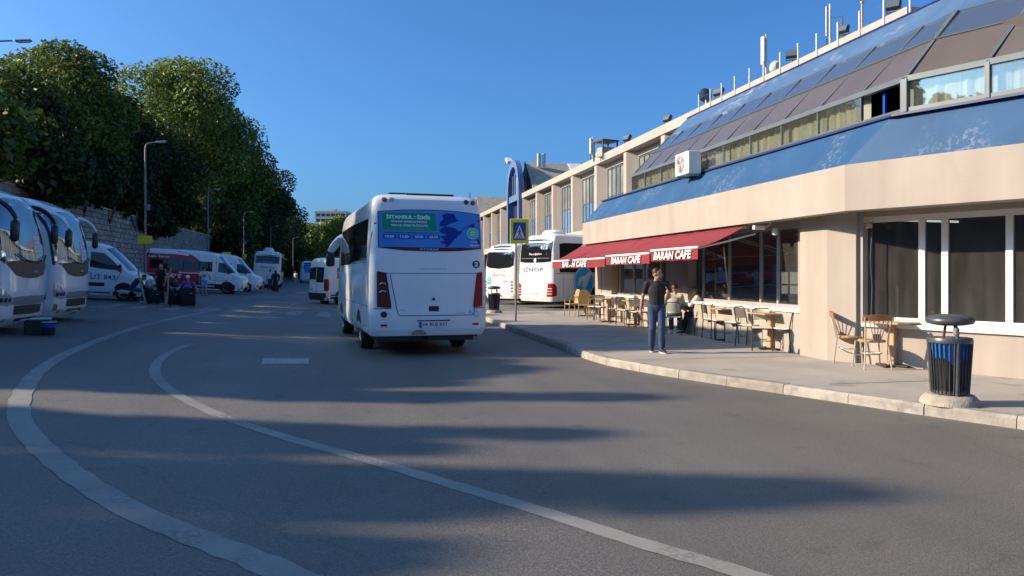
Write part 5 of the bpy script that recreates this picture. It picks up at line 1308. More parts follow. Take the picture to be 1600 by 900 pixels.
for a in (-1.12, 1.12): sh.patch("tail_light", 'B', [(a - .06, .7, 1.3), (a + .06, .7, 1.3)], .016, M_DREDL, t)
t, sh, w, h = rear_coach("small distant bus with a blue rear poster at the end of the road", W(468, 112), (-1.2, -4.0), -3, 3.2, 2.4, 8.0, 2, "white coaches further up the road")
sh.patch("rear_window", 'B', [(-1.05, 2.1, 3.0), (1.05, 2.1, 3.0)], .008, M_VGLASS, t); sh.patch("rear_poster", 'B', [(-.6, 1.5, 2.6), (.7, 1.5, 2.6)], .014, M_POSTER, t)
b = MB(); b.box((0, 0, 3.25), (1.6, 2.2, .12), bev=.04); b.build("roof_unit", M_COACHW, t)

# ------------------------------------------------------------------ street furniture
def litter_bin(x, y, label, s=1.0, rz=0.0, liner=True):
    t = thing("litter_bin", label, "bin", (x, y, .132), rz, "slatted street bins with mushroom lids"); t.scale = (.80, .80, 1.0)
    b = MB(); b.lathe([(.41, 0), (.40, .05), (.33, .115), (.30, .12)], 28); b.build("concrete_base", M_BINBASE, t, smooth=True)
    b = MB(); b.lathe([(.235, .13), (.25, .13), (.25, .17), (.235, .17)], 28); b.build("lower_hoop", M_BIN, t, smooth=True)
    b = MB(); b.lathe([(.275, .745), (.31, .74), (.315, .77), (.30, .80), (.27, .80)], 28); b.build("upper_hoop", M_BIN, t, smooth=True)
    n = 30; mesh = None
    for i in range(n):
        a = 2 * math.pi * i / n
        if mesh is None:
            k = MB(); k.tube([(.248, 0, .14), (.296, 0, .77)], (.016), 6, flat=.5); ob = k.build("slat", M_BIN, t); mesh = ob.data
        else: ob = link("slat", mesh, t)
        ob.rotation_euler = (0, 0, a)
    b = MB(); b.lathe([(.15, .14), (.2, .16), (.24, .5), (.268, .74), (.25, .75), (.20, .4), (.0, .2)], 22); b.build("inner_bucket", M_INK, t, smooth=True)
    if liner:
        b = MB(); b.lathe([(.262, .56), (.276, .68), (.286, .80), (.25, .79), (.2, .66)], 22, cap=False)
        b.v = [(p[0] * (1 + .02 * math.sin(i * 2.7)), p[1] * (1 + .02 * math.sin(i * 1.9)), p[2] - .08 * max(0, math.sin(i * .9)) * (p[2] < .6)) for i, p in enumerate(b.v)]
        b.build("bin_liner", M_BAG, t, smooth=True)
    b = MB(); b.tube([(-.2, -.235, .12), (-.2, -.235, .98)] if False else [(-.04, -.265, .12), (-.04, -.285, .74), (-.04, -.2, .99)], .028, 10); b.build("front_post", M_BIN, t)
    b = MB(); b.tube([(.06, .265, .12), (.06, .285, .74), (.06, .2, .99)], .02, 8); b.build("rear_post", M_BIN, t)
    b = MB(); b.lathe([(0, .945), (.2, .95), (.31, .97), (.335, 1.0), (.325, 1.03), (.28, 1.06), (.14, 1.08), (0, 1.085)], 32); b.build("mushroom_lid", M_BIN, t, smooth=True, angle=60)
    b = MB(); b.lathe([(.03, .84), (.042, .85), (.042, .92), (.03, .93)], 12, (-.04, -.235, 0)); b.build("clamp", M_GALV, t, smooth=True)
    return t
d = pave_d(631); litter_bin(*W(1484, d), "grey slatted bin with a blue liner near the turned front", rz=YAW * -1)
d = pave_d(489); litter_bin(*W(772, d), "grey slatted bin half hidden by the midibus, near the lime pedestrian sign", rz=.6, liner=False)

d = 25.0; x, y = W(806, d)
t = thing("pedestrian_sign", "lime framed blue pedestrian crossing sign on a slim grey pole", "road sign", (x, y, .132), -YAW)
b = MB(); b.tube([(0, 0, 0), (0, 0, 3.35)], .03, 10); b.build("pole", M_GALV, t)
sx = .12
b = MB(); b.box((sx, -.045, 2.98), (.62, .025, .82), bev=.01); b.build("sign_board", M_SIGNYEL, t)
b = MB(); b.box((sx, -.062, 2.98), (.42, .008, .58)); b.build("sign_field", M_SIGNBLUE, t)
b = MB(); b.prism([(sx - .18, -.067, 2.74), (sx + .18, -.067, 2.74), (sx, -.067, 3.18)], (0, -.004, 0)); b.build("sign_triangle", M_LETTERW, t)
wk = MB()
def lim(pts, r): wk.tube([(sx + u, -.073, 2.74 + v) for u, v in pts], r, 5)
wk.lathe([(0, -.006), (.022, -.005), (.022, .0), (0, .002)], 10, (sx + .005, -.073, 3.055), 'Y')
lim([(0, .29), (-.005, .17)], .024); lim([(0, .27), (.05, .22), (.07, .17)], .01); lim([(0, .27), (-.045, .22), (-.07, .18)], .01); lim([(0, .17), (.04, .10), (.06, .04)], .014); lim([(-.01, .17), (-.03, .10), (-.07, .05)], .014)
wk.build("walker_print", M_INK, t)
for k in range(5):
    b = MB(); b.box((sx - .11 + k * .055, -.073, 2.765), (.028, .005, .035)); b.build("stripe_print", M_INK, t)
for zz in (2.75, 3.2):
    b = MB(); b.box((0.02, -.02, zz), (.1, .07, .03)); b.build("clamp", M_STEEL, t)

def street_lamp(px, d, label, sign=False, cam_box=True, top=8.0, x=None, arm=.78):
    xx, y = W(px, d) if x is None else (x, d)
    t = thing("street_lamp", label, "street lamp", (xx, y, gz(xx)), 0.0, "street lamps along the retaining wall")
    b = MB(); b.tube([(0, 0, 0), (0, 0, top * .5), (0, 0, top - .25), (.04, 0, top - .08), (.16, 0, top), (arm * .75, 0, top + .08)], [.075, .06, .042, .036, .032, .028], 10); b.build("pole", M_GALV, t, smooth=True)
    b = MB(); b.box((arm, 0, top + .10), (.5, .18, .08), rot=(0, -.1, 0), bev=.03); b.build("lamp_head", M_GREYFRAME, t)
    b = MB(); b.box((arm + .02, 0, top + .054), (.34, .13, .02), rot=(0, -.1, 0)); b.build("lens", M_PAPER, t)
    b = MB(); b.lathe([(.16, 0), (.16, .5), (.1, .56)], 10); b.build("pole_base", M_GALV, t)
    if cam_box:
        b = MB(); b.box((.12, -.05, top * .58), (.22, .16, .34), bev=.02); b.tube([(0, 0, top * .47), (.3, -.05, top * .46)], .03, 6); b.build("junction_box", M_GALV, t)
    if sign:
        b = MB(); b.box((.02, -.1, 2.95), (.70, .03, .42), bev=.01); b.build("yellow_board", M_YELLOW, t)
        for k in range(3):
            b = MB(); b.box((.02, -.118, 3.05 - k * .1), (.5 - .1 * (k == 2), .004, .025)); b.build("print_line", M_SIGNYEL, t)
    return t
street_lamp(227, 39.5, "street lamp with a yellow board on its pole, beside the red minibus", True)
street_lamp(325, 62.0, "street lamp standing between the yellow board and the far coach, clear of any sign", top=8.0)
street_lamp(381, 80.0, "street lamp behind the white minibus with a small yellow sign", top=7.6)
street_lamp(423, 100.0, "street lamp half lost in the trees above the far domed coach", top=7.4, cam_box=False)
street_lamp(0, 27.3, "street lamp reaching in at the top corner above the coaches", x=-11.9, top=8.6, arm=1.3)
street_lamp(458, 130.0, "distant street lamp near the end of the retaining wall", top=7.4, cam_box=False)
def small_sign(px, py, d, w_, h_, label):
    x, y = W(px, d); z = zat(py, d)
    t = thing("yellow_sign", label, "sign", (x, y, gz(x)), 0); hz = z - gz(x)
    b = MB(); b.tube([(0, 0, 0), (0, 0, hz + h_ * .4)], .03, 8); b.build("pole", M_GALV, t)
    b = MB(); b.box((0, -.04, hz), (w_, .03, h_), bev=.01); b.build("board", M_YELLOW, t)
    b = MB(); b.box((0, -.057, hz), (w_ * .7, .004, h_ * .3)); b.build("print_panel", M_SIGNYEL, t)
small_sign(354, 398, 58, .62, .42, "yellow sign peeking over the roof of the red minibus"); small_sign(382, 401, 76, .4, .55, "narrow yellow sign between the white minibus and the domed coach")

# bucket and box beside the coaches
x, y = W(73, 19.0); x2, y2 = W(62, 18.6)
p = G(76, 524); t = thing("bucket", "black bucket with a blue band and pale rim by the coach bumper", "bucket", (p.x, p.y, p.z), 0)
b = MB(); b.lathe([(.12, 0), (.15, .32), (.16, .33), (.135, .33), (.11, .03), (0, .03)], 20, cap=False); b.build("pail", M_BLACKP, t, smooth=True)
b = MB(); b.lathe([(.143, .18), (.149, .26)], 20, cap=False); b.build("band", M_SIGNBLUE, t, smooth=True); b = MB(); b.lathe([(.152, .29), (.158, .32)], 20, cap=False); b.build("rim", M_PAPER, t, smooth=True)
p = G(60, 523); t = thing("tool_box", "dark box with a white cloth on top between the two coaches", "box", (p.x, p.y, p.z), .2)
b = MB(); b.box((0, 0, .17), (.5, .36, .34), bev=.02); b.build("box_body", M_INK, t); b = MB(); b.box((.05, 0, .36), (.4, .3, .04), bev=.015); b.build("folded_cloth", M_PAPER, t)

# ------------------------------------------------------------------ cafe chairs and tables
def cafe_chair_proto():
    t = thing("cafe_chair", "x", "chair", group="metal cafe chairs with cream panels")
    for sg in (-1, 1):
        b = MB(); b.tube([(sg * .20, .20, 0), (sg * .195, .19, .43), (sg * .19, .12, .45)], .013, 7); b.build("leg", M_CHAIRM, t)
        b = MB(); b.tube([(sg * .20, -.24, 0), (sg * .195, -.20, .43)], .013, 7); b.build("leg", M_CHAIRM, t)
    b = MB(); b.tube([(-.195, -.20, .43), (-.19, -.235, .62), (-.185, -.28, .80), (-.13, -.292, .845), (.13, -.292, .845), (.185, -.28, .80), (.19, -.235, .62), (.195, -.20, .43)], .013, 7); b.build("back_frame", M_CHAIRM, t, smooth=True)
    b = MB(); b.tube([(-.195, -.19, .44), (-.195, .19, .44), (.195, .19, .44), (.195, -.19, .44)], .012, 6); b.build("seat_frame", M_CHAIRM, t)
    b = MB(); b.tube([(-.2, .19, .2), (.2, .19, .2)], .009, 6); b.tube([(-.2, -.22, .2), (.2, -.22, .2)], .009, 6); b.build("stretcher", M_CHAIRM, t)
    b = MB(); b.box((0, 0, .462), (.39, .40, .03), bev=.012); b.build("seat", M_CHAIRP, t)
    b = MB(); vs = []
    for i in range(9):
        u = -.165 + .33 * i / 8; c_ = -.035 * (1 - (u / .165) ** 2)
        for z, y in ((.60, -.232), (.70, -.255), (.815, -.286)): vs.append((u, y + c_ * .8 + .012, z))
    o = len(vs); vs += [(x, y - .014, z) for x, y, z in vs]
    fs = [(i * 3 + j, i * 3 + j + 1, i * 3 + j + 4, i * 3 + j + 3) for i in range(8) for j in range(2)]; fs += [tuple(k + o for k in f) for f in fs]
    for i in range(8): fs += [(i * 3, i * 3 + 3, i * 3 + 3 + o, i * 3 + o), (i * 3 + 2, i * 3 + 5, i * 3 + 5 + o, i * 3 + 2 + o)]
    for j in range(2): fs += [(j, j + 1, j + 1 + o, j + o), (24 + j, 25 + j, 25 + j + o, 24 + j + o)]
    b.add(vs, fs); b.build("backrest", M_CHAIRP, t, smooth=True)
    return t
first = {}
def put(proto_fn, px, py, rz, label, xoff=0.0):
    d = pave_d(py); x, y = W(px, d)
    if proto_fn not in first:
        first[proto_fn] = proto_fn(); o = first[proto_fn]; o.location = (x, y, .133); o.rotation_euler = (0, 0, rz); o["label"] = label
        return o
    return copy_tree(first[proto_fn], (x, y, .133), rz, label)
A90 = math.pi / 2
put(cafe_chair_proto, 1230, 549, .35, "metal cafe chair nearest the corner pillar, its seat toward the wood table")
put(cafe_chair_proto, 1172, 541, math.pi + .45, "metal cafe chair with its tilted back panel at the table nearest the pillar")
put(cafe_chair_proto, 1152, 535, .3, "metal cafe chair close to the wall behind the second table from the pillar")
put(cafe_chair_proto, 1117, 528, math.pi + .3, "metal cafe chair directly behind the man in the white shirt")
put(cafe_chair_proto, 1100, 524, .95, "metal cafe chair the man in the white shirt sits on")
put(cafe_chair_proto, 1053, 523, -.5, "metal cafe chair under the woman in grey, its back to the road")
put(cafe_chair_proto, 1007, 511, .2, "metal cafe chair just past the elbow of the walking man")
put(cafe_chair_proto, 978, 508, math.pi + .3, "metal cafe chair at the table beyond the walking man, facing the seated pair")
put(cafe_chair_proto, 962, 505, -.2, "metal cafe chair with upright pale back at the far middle table")
put(cafe_chair_proto, 941, 501, math.pi + .2, "metal cafe chair nearest the dolphin emblem")
put(cafe_chair_proto, 1191, 547, math.pi - .5, "metal cafe chair on the road side of the table nearest the pillar")
put(cafe_chair_proto, 1128, 531, math.pi - .2, "metal cafe chair at the near side of the second table from the pillar")
put(cafe_chair_proto, 1213, 537, -.2, "metal cafe chair tucked between the wall and the table nearest the pillar")
put(cafe_chair_proto, 998, 512, math.pi + .1, "metal cafe chair half hidden by the hip of the walking man")
put(cafe_chair_proto, 930, 500, .3, "metal cafe chair at the corner between the metal chairs and the wicker chairs")
def table_proto():
    t = thing("cafe_table", "x", "table", group="wooden topped cafe tables")
    b = MB(); b.box((0, 0, .745), (.70, .70, .03), bev=.008); b.build("tabletop", M_TABLEW, t)
    b = MB(); b.box((0, 0, .38), (.12, .12, .70), bev=.01); b.build("pedestal", M_TABLEW, t)
    b = MB(); b.box((0, 0, .02), (.55, .08, .035), bev=.01); b.box((0, 0, .021), (.08, .55, .035), bev=.01); b.build("foot", M_DARK, t)
    return t
put(table_proto, 1205, 546, 0, "wooden table nearest the corner pillar with a phone on it")
put(table_proto, 1137, 532, 0, "wooden table second from the pillar with a crumpled bag on it")
put(table_proto, 1076, 521, 0, "table the seated couple and man share")
put(table_proto, 992, 508, 0, "table beside the hip of the walking man")
put(table_proto, 951, 503, 0, "table near the far end of the cafe wall")
def on_table(px, py, z): d = pave_d(py); x, y = W(px, d); return (x, y, .133 + z)
t = thing("phone", "dark phone lying on the wooden table nearest the pillar", "phone", on_table(1208, 546, .762), .4); b = MB(); b.box((0, 0, .006), (.08, .16, .012), bev=.004); b.build("phone_body", M_INK, t)
b = MB(); b.box((0, 0, .0125), (.07, .14, .001)); b.build("phone_screen", M_VGLASS, t)
t = thing("paper_bag", "crumpled pale bag on the second table from the pillar", "bag", on_table(1134, 532, .762), .2)
b = MB(); b.ellipsoid((0, 0, .055), (.12, .17, .055), 12, 8); b.v = [(x + rng.uniform(-.015, .015), y + rng.uniform(-.015, .015), max(0, z + rng.uniform(-.012, .012))) for x, y, z in b.v]; b.build("crumpled_bag", M_PAPER, t)
b = MB(); b.box((.1, -.2, .01), (.12, .1, .02), bev=.005); b.build("napkin", M_WHITEC, t)
t = thing("tea_glass", "small white cup on the shared table of the seated people", "cup", on_table(1076, 521, .762)); b = MB(); b.lathe([(.03, 0), (.036, .04), (.04, .09), (.034, .09), (.028, .02), (0, .02)], 12, cap=False); b.build("cup_wall", M_PAPER, t, smooth=True)
b = MB(); b.lathe([(.0, .0), (.06, .0), (.065, .008), (0, .008)], 14); b.build("saucer", M_PAPER, t)
t = thing("napkin_holder", "white napkin holder on the table beside the walking man", "napkin holder", on_table(992, 508, .762)); b = MB(); b.box((0, 0, .06), (.14, .1, .12), bev=.01); b.build("holder_box", M_PAPER, t); b = MB(); b.box((0, 0, .125), (.1, .04, .03)); b.build("napkin", M_WHITEC, t)

def bistro_chair_proto():
    t = thing("bistro_chair", "x", "chair", group="bistro chairs with curved wooden top rails")
    for sg in (-1, 1):
        b = MB(); b.tube([(sg * .23, .22, 0), (sg * .19, .18, .44)], .014, 7); b.build("leg", M_CHAMP, t)
        b = MB(); b.tube([(sg * .22, -.25, 0), (sg * .18, -.19, .44), (sg * .19, -.22, .65), (sg * .22, -.27, .86)], .014, 7); b.build("leg", M_CHAMP, t)
    b = MB(); n = 10; vs = []
    for i in range(n + 1):
        u = -.25 + .5 * i / n; yb = -.30 + .05 * (u / .25) ** 2; h = .11 - .02 * abs(u / .25)
        vs += [(u, yb, .80), (u, yb - .012, .80 + h), (u, yb + .022, .80), (u, yb + .010, .80 + h)]
    fs = []
    for i in range(n):
        a = 4 * i; c = a + 4; fs += [(a, c, c + 1, a + 1), (a + 2, a + 3, c + 3, c + 2), (a, a + 2, c + 2, c), (a + 1, c + 1, c + 3, a + 3)]
    fs += [(0, 1, 3, 2), (4 * n, 4 * n + 2, 4 * n + 3, 4 * n + 1)]
    b.add(vs, fs); b.build("top_rail", M_WOOD, t, smooth=True)
    for k in range(5):
        u = -.16 + .08 * k; b = MB(); b.tube([(u * .35, -.205, .46), (u * .6, -.235, .64), (u, -.28, .81)], .009, 6); b.build("spindle", M_CHAMP, t)
    b = MB(); b.box((0, -.21, .53), (.12, .012, .1)); b.build("splat", M_WOOD, t)
    b = MB(); b.lathe([(0, .43), (.21, .435), (.22, .455), (.20, .475), (0, .48)], 22); b.build("seat", M_WICKER, t, smooth=True)
    b = MB(); b.lathe([(.16, .24), (.165, .25), (.16, .26)], 16, cap=False); b.tube([(-.2, .19, .2), (.2, .19, .2)], .008, 6); b.build("stretcher", M_CHAMP, t)
    return t
put(bistro_chair_proto, 1325, 566, -A90 * 1.35, "bistro chair against the pillar edge, behind the other bistro chair")
put(bistro_chair_proto, 1362, 575, -.25, "bistro chair with its wooden back turned to the road at the turned front")
put(table_proto, 1394, 573, CH, "table under the big dark window of the turned front")
def stool_proto():
    t = thing("low_stool", "champagne metal stool with a pale seat behind the blue lined bin", "stool")
    for sx in (-1, 1):
        for sy in (-1, 1):
            b = MB(); b.tube([(sx * .19, sy * .19, 0), (sx * .16, sy * .16, .44)], .015, 7); b.build("leg", M_CHAMP, t)
    b = MB(); b.box((0, 0, .46), (.38, .38, .05), bev=.02); b.build("seat", M_CHAIRP, t)
    b = MB(); b.tube([(-.17, .17, .2), (.17, .17, .2)], .009, 6); b.tube([(-.17, -.17, .2), (.17, -.17, .2)], .009, 6); b.build("stretcher", M_CHAMP, t)
    return t
put(stool_proto, 1440, 573, CH, "champagne metal stool with a pale seat behind the blue lined bin")
def wicker_proto():
    t = thing("wicker_chair", "x", "chair", group="wicker cafe chairs at the far end")
    for sx in (-1, 1):
        for sy in (-1, 1):
            b = MB(); b.tube([(sx * .22, sy * .22, 0), (sx * .2, sy * .2, .45)], .017, 6); b.build("leg", M_WICKER, t)
    b = MB(); b.box((0, 0, .45), (.44, .44, .05), bev=.02); b.build("seat", M_WICKER, t)
    b = MB(); n = 8; vs = []
    top = [(-.2, .48), (-.21, .75), (-.17, .93), (-.08, 1.0), (.08, 1.0), (.17, .93), (.21, .75), (.2, .48)]
    b.prism([(u, -.2 - (z - .48) * .14, z) for u, z in top], (0, .03, 0)); b.build("backrest", M_WICKER, t)
    for sx in (-1, 1):
        b = MB(); b.tube([(sx * .2, -.22, .68), (sx * .24, 0, .68), (sx * .22, .2, .62), (sx * .2, .2, .46)], .016, 6); b.build("arm", M_WICKER, t)
    return t
put(wicker_proto, 894, 494, A90 * 1.1, "high backed wicker chair at the end of the row, beside the coach")
put(wicker_proto, 913, 496, -A90 * .2, "wicker chair facing the wall under the dolphin emblem")
put(wicker_proto, 927, 496, A90 * .9, "wicker chair nearest the cafe end wall")
t = put(table_proto, 915, 494, 0, "table among the wicker chairs")

# ------------------------------------------------------------------ people
def remesh(mb, name, m, parent, voxel=.014, smooth=3):
    me = bpy.data.meshes.new(name); me.from_pydata([tuple(p) for p in mb.v], [], mb.f)
    bm = bmesh.new(); bm.from_mesh(me); bmesh.ops.recalc_face_normals(bm, faces=bm.faces); bm.to_mesh(me); bm.free()
    tmp = bpy.data.objects.new("tmp", me); COL.objects.link(tmp)
    r_ = tmp.modifiers.new("r", 'REMESH'); r_.mode = 'VOXEL'; r_.voxel_size = voxel; r_.use_smooth_shade = True
    s_ = tmp.modifiers.new("s", 'SMOOTH'); s_.iterations = smooth; s_.factor = .5
    dg = bpy.context.evaluated_depsgraph_get(); dg.update()
    out = bpy.data.meshes.new_from_object(tmp.evaluated_get(dg)); bpy.data.objects.remove(tmp)
    out.name = name; out.materials.clear(); out.materials.append(m)
    return link(name, out, parent)
def person(label, loc, rz, J, cols, group=None, fine=False, hair="short", skirt=False, shorts=False, scale=1.0, long_sleeve=False, extra=None):
    """J: joint positions (local, facing +y, x to the person's right)"""
    V = {k: Vector(v) for k, v in J.items() if k != 'nod'}
    t = thing("person", label, "person", loc, rz, group); t.scale = (scale,) * 3
    skin, hairm, shirt, legs, shoe = cols
    vox = .009 if fine else .016
    b = MB()
    hd, nk = V['head'], V['neck']; look = Vector(J.get('look', (0, 1, 0))).normalized()
    yaw = math.atan2(-look.x, look.y); pit = J.get('nod', 0.0)
    Mh = Euler((pit, 0, yaw)).to_matrix()
    def H(x, y, z): return hd + Mh @ Vector((x, y, z))
    b.ellipsoid(hd + Mh @ Vector((0, -.008, .025)), (.076, .096, .098), 16, 12, rot=(pit, 0, yaw))
    b.ellipsoid(H(0, .018, -.045), (.058, .072, .075), 14, 10, rot=(pit, 0, yaw))
    b.tube([H(0, .088, .012), H(0, .112, -.022), H(0, .09, -.032)], [.012, .017, .012], 8)
    b.tube([H(-.03, .085, .022), H(.03, .085, .022)], .012, 6)
    b.tube([H(-.022, .083, -.062), H(.022, .083, -.062)], .010, 6)
    for sx in (-1, 1): b.ellipsoid(H(sx * .078, -.01, .0), (.012, .024, .034), 8, 6, rot=(pit, 0, yaw))
    b.tube([nk - Vector((0, 0, .05)), nk, hd - Vector((0, .0, .05))], [.062, .055, .052], 12)
    pel, ch = V['pelvis'], V['chest']
    b.tube([pel - Vector((0, 0, .05)), pel, (pel + ch) / 2, ch, nk - Vector((0, 0, .03))], [(.13, .09), (.15, .10), (.135, .095), (.155, .10), (.07, .06)], 14)
    for s in ('l', 'r'):
        sh_, el, wr, hp, kn, an = (V[k + s] for k in ('sh', 'el', 'wr', 'hip', 'kn', 'an'))
        b.tube([sh_, sh_.lerp(el, .3), el, el.lerp(wr, .3), wr], [.052, .048, .038, .040, .027], 10); b.ellipsoid(sh_, (.056, .056, .056), 10, 8); b.ellipsoid(el, (.038, .038, .038), 8, 6)
        b.tube([hp, hp.lerp(kn, .5), kn, kn.lerp(an, .35), an], [.088, .074, .055, .056, .038], 12); b.ellipsoid(kn, (.056, .056, .058), 8, 6)
        # hand: palm, four fingers of unequal length, thumb
        dirn = J.get('hand' + s); dirn = Vector(dirn).normalized() if dirn else (wr - el).normalized()
        side = dirn.cross(Vector((0, 0, 1)) if abs(dirn.z) < .8 else Vector((0, 1, 0))).normalized()
        palmn = side.cross(dirn).normalized()
        if abs(dirn.z) >= .8: side, palmn = palmn, side
        fwd = side if side.y >= 0 else -side
        curl = palmn * (1 if palmn.dot(pel - wr) > 0 else -1)
        b.tube([wr, wr + dirn * .045, wr + dirn * .085], [(.024, .018), (.040, .016), (.040, .014)], 10)
        b.ellipsoid(wr + dirn * .055, (.036, .036, .042), 8, 6)
        for k, (o, L) in enumerate(((.030, .070), (.011, .080), (-.010, .074), (-.030, .058))):
            q = wr + dirn * .085 + fwd * o
            b.tube([q - dirn * .02, q + dirn * L * .45 + curl * .006, q + dirn * L * .8 + curl * .022, q + dirn * L * .95 + curl * .04], [.0105, .010, .009, .0075], 7)
        q = wr + dirn * .03 + fwd * .034; b.tube([q - fwd * .012, q + fwd * .022 + dirn * .022, q + fwd * .028 + dirn * .055 + curl * .012], [.013, .012, .009], 7)
        b.tube([an, an - Vector((0, 0, .03))], .036, 8)
    bo = remesh(b, "body", skin, t, vox)
    # eyes and brows
    if fine:
        for sx in (-1, 1):
            e = MB(); e.ellipsoid(H(sx * .030, .083, .006), (.011, .007, .007), 8, 6); e.build("eye", M_INK, t, smooth=True)
            e = MB(); e.tube([H(sx * .012, .092, .030), H(sx * .032, .090, .034), H(sx * .048, .080, .028)], .005, 5); e.build("eyebrow", hairm, t)
        e = MB(); e.tube([H(-.05, .055, -.075), H(-.02, .082, -.098), H(.02, .082, -.098), H(.05, .055, -.075)], [.010, .014, .014, .010], 6); e.build("stubble", M_BROWNHAIR, t, smooth=True)
    hb = MB()
    hb.ellipsoid(H(0, -.022, .052), (.083, .092, .086), 16, 10, rot=(pit, 0, yaw))
    if hair == "long":
        hb.tube([H(0, -.06, .06), H(0, -.10, -.04), H(0, -.11, -.2)], [.085, .09, .07], 10)
        for sx in (-1, 1): hb.tube([H(sx * .06, -.03, .06), H(sx * .085, -.03, -.05), H(sx * .08, -.05, -.18)], [.05, .04, .03], 8)
    elif hair == "cap":
        hb.ellipsoid(H(0, .0, .06), (.092, .11, .075), 14, 8, rot=(pit, 0, yaw)); hb.tube([H(-.05, .10, .045), H(0, .155, .04), H(.05, .10, .045)], .015, 6)
    elif hair == "scarf":
        hb.ellipsoid(H(0, -.03, .0), (.10, .10, .14), 14, 8, rot=(pit, 0, yaw)); hb.tube([H(0, -.04, -.08), H(0, -.02, -.2)], [.1, .14], 10)
    else:
        for sx in (-1, 1): hb.ellipsoid(H(sx * .066, -.02, .03), (.018, .05, .045), 8, 6, rot=(pit, 0, yaw))
    remesh(hb, "hair" if hair in ("short", "long") else "headwear", hairm, t, .012, 2)
    # shirt
    b = MB(); up = Vector((0, 0, 1)); lean = (ch - pel).normalized()
    b.tube([pel - lean * .02, pel + lean * .06, (pel + ch) / 2, ch - lean * .02, ch + lean * .10, nk - lean * .015], [(.160, .118), (.162, .118), (.158, .116), (.178, .122), (.155, .10), (.068, .064)], 16)
    b.tube([V['shl'], ch + lean * .10, V['shr']], [.060, .085, .060], 10)
    for s in ('l', 'r'):
        sh_, el, wr = V['sh' + s], V['el' + s], V['wr' + s]
        if long_sleeve: b.tube([sh_ + up * .0, sh_.lerp(el, .5), el, el.lerp(wr, .5), el.lerp(wr, .94)], [.068, .062, .052, .048, .040], 12); b.ellipsoid(el, (.052, .052, .052), 8, 6)
        else: b.tube([sh_, sh_.lerp(el, .4), sh_.lerp(el, .72)], [.068, .066, .064], 12)
        b.ellipsoid(sh_, (.07, .07, .066), 10, 8)
    remesh(b, "shirt", shirt, t, vox)
    b = MB()
    if skirt:
        b.tube([pel + lean * .06, pel - up * .05, (V['knl'] + V['knr']) / 2, (V['anl'] + V['anr']) / 2 - up * .02], [(.165, .12), (.19, .15), (.22, .19), (.27, .24)], 16); remesh(b, "skirt", legs, t, vox)
    else:
        b.tube([pel + lean * .05, pel - up * .02, pel - up * .10], [(.158, .114), (.168, .122), (.14, .11)], 16)
        for s in ('l', 'r'):
            hp, kn, an = V['hip' + s], V['kn' + s], V['an' + s]
            if shorts: b.tube([hp, hp.lerp(kn, .5), hp.lerp(kn, .92)], [.105, .098, .095], 12)
            else: b.tube([hp, hp.lerp(kn, .45), kn, kn.lerp(an, .4), kn.lerp(an, .97)], [.104, .092, .074, .072, .066], 12); b.ellipsoid(kn, (.076, .078, .08), 10, 8)
            b.ellipsoid(hp, (.105, .11, .10), 10, 8)
        remesh(b, "shorts" if shorts else "trousers", legs, t, vox)
    for s in ('l', 'r'):
        an = V['an' + s]; f = Vector(J.get('foot' + s, (0, 1, 0))).normalized(); b = MB(); z0 = an.z - .085
        b.tube([an - f * .05 + Vector((0, 0, -.045)), an + f * .04 + Vector((0, 0, -.04)), an + f * .13 + Vector((0, 0, -.055)), an + f * .185 + Vector((0, 0, -.06))], [(.040, .042), (.044, .046), (.046, .032), (.034, .022)], 12)
        b.tube([an, an - Vector((0, 0, .05))], .048, 10); so = remesh(b, "shoe", shoe, t, .010, 2)
        b = MB(); fx = Vector((f.y, -f.x, 0))
        b.prism([tuple(an + f * u + fx * v + Vector((0, 0, -.089))) for u, v in ((-.09, -.03), (-.09, .03), (.08, .045), (.17, .04), (.21, .015), (.21, -.015), (.17, -.035), (.08, -.04))], (0, 0, .018)); b.build("sole", M_PAPER if shoe == M_SHOE else M_GREYC, t)
    return t
STAND = dict(pelvis=(0, 0, .95), chest=(0, .01, 1.26), neck=(0, .0, 1.46), head=(0, .02, 1.585), shl=(-.185, 0, 1.40), shr=(.185, 0, 1.40), ell=(-.25, -.03, 1.12), elr=(.25, -.03, 1.12), wrl=(-.26, .05, .87), wrr=(.26, .05, .87),
             hipl=(-.085, 0, .92), hipr=(.085, 0, .92), knl=(-.095, .03, .50), knr=(.095, .03, .50), anl=(-.10, -.02, .09), anr=(.10, -.02, .09))
def pose(**k): d_ = dict(STAND); d_.update(k); return d_
# the walking man
d = pave_d(551); x, y = W(1026, d)
# facing the viewer, turned a little; local right is -x of the view
walk = pose(head=(-.01, .03, 1.585), look=(-.85, .55, 0), hipl=(-.085, .0, .92), knl=(-.09, .10, .51), anl=(-.10, .06, .09), knr=(.09, .06, .50), anr=(.085, -.20, .12),
            elr=(.27, -.10, 1.13), wrr=(.31, -.10, .87), ell=(-.255, -.02, 1.13), wrl=(-.20, .22, 1.19), handl=(.05, .35, .9), footl=(-.3, 1, 0), footr=(.05, 1, -.15))
person("man walking in a black T-shirt and blue jeans with one hand raised", (x, y, .132), math.pi - YAW - .1, walk, (M_SKIN, M_HAIR, M_BLACKC, M_JEANS, M_SHOE), fine=True, scale=.985)
SIT = dict(pelvis=(0, -.04, .54), chest=(0, .0, .86), neck=(0, .03, 1.05), head=(0, .06, 1.17), shl=(-.185, .0, .99), shr=(.185, 0, .99), ell=(-.24, .14, .78), elr=(.24, .14, .78), wrl=(-.15, .38, .80), wrr=(.15, .38, .80),
           hipl=(-.09, 0, .53), hipr=(.09, 0, .53), knl=(-.11, .42, .52), knr=(.11, .42, .52), anl=(-.10, .38, .09), anr=(.12, .30, .09))
def sit(**k): d_ = dict(SIT); d_.update(k); return d_
d = pave_d(523); x, y = W(1053, d)
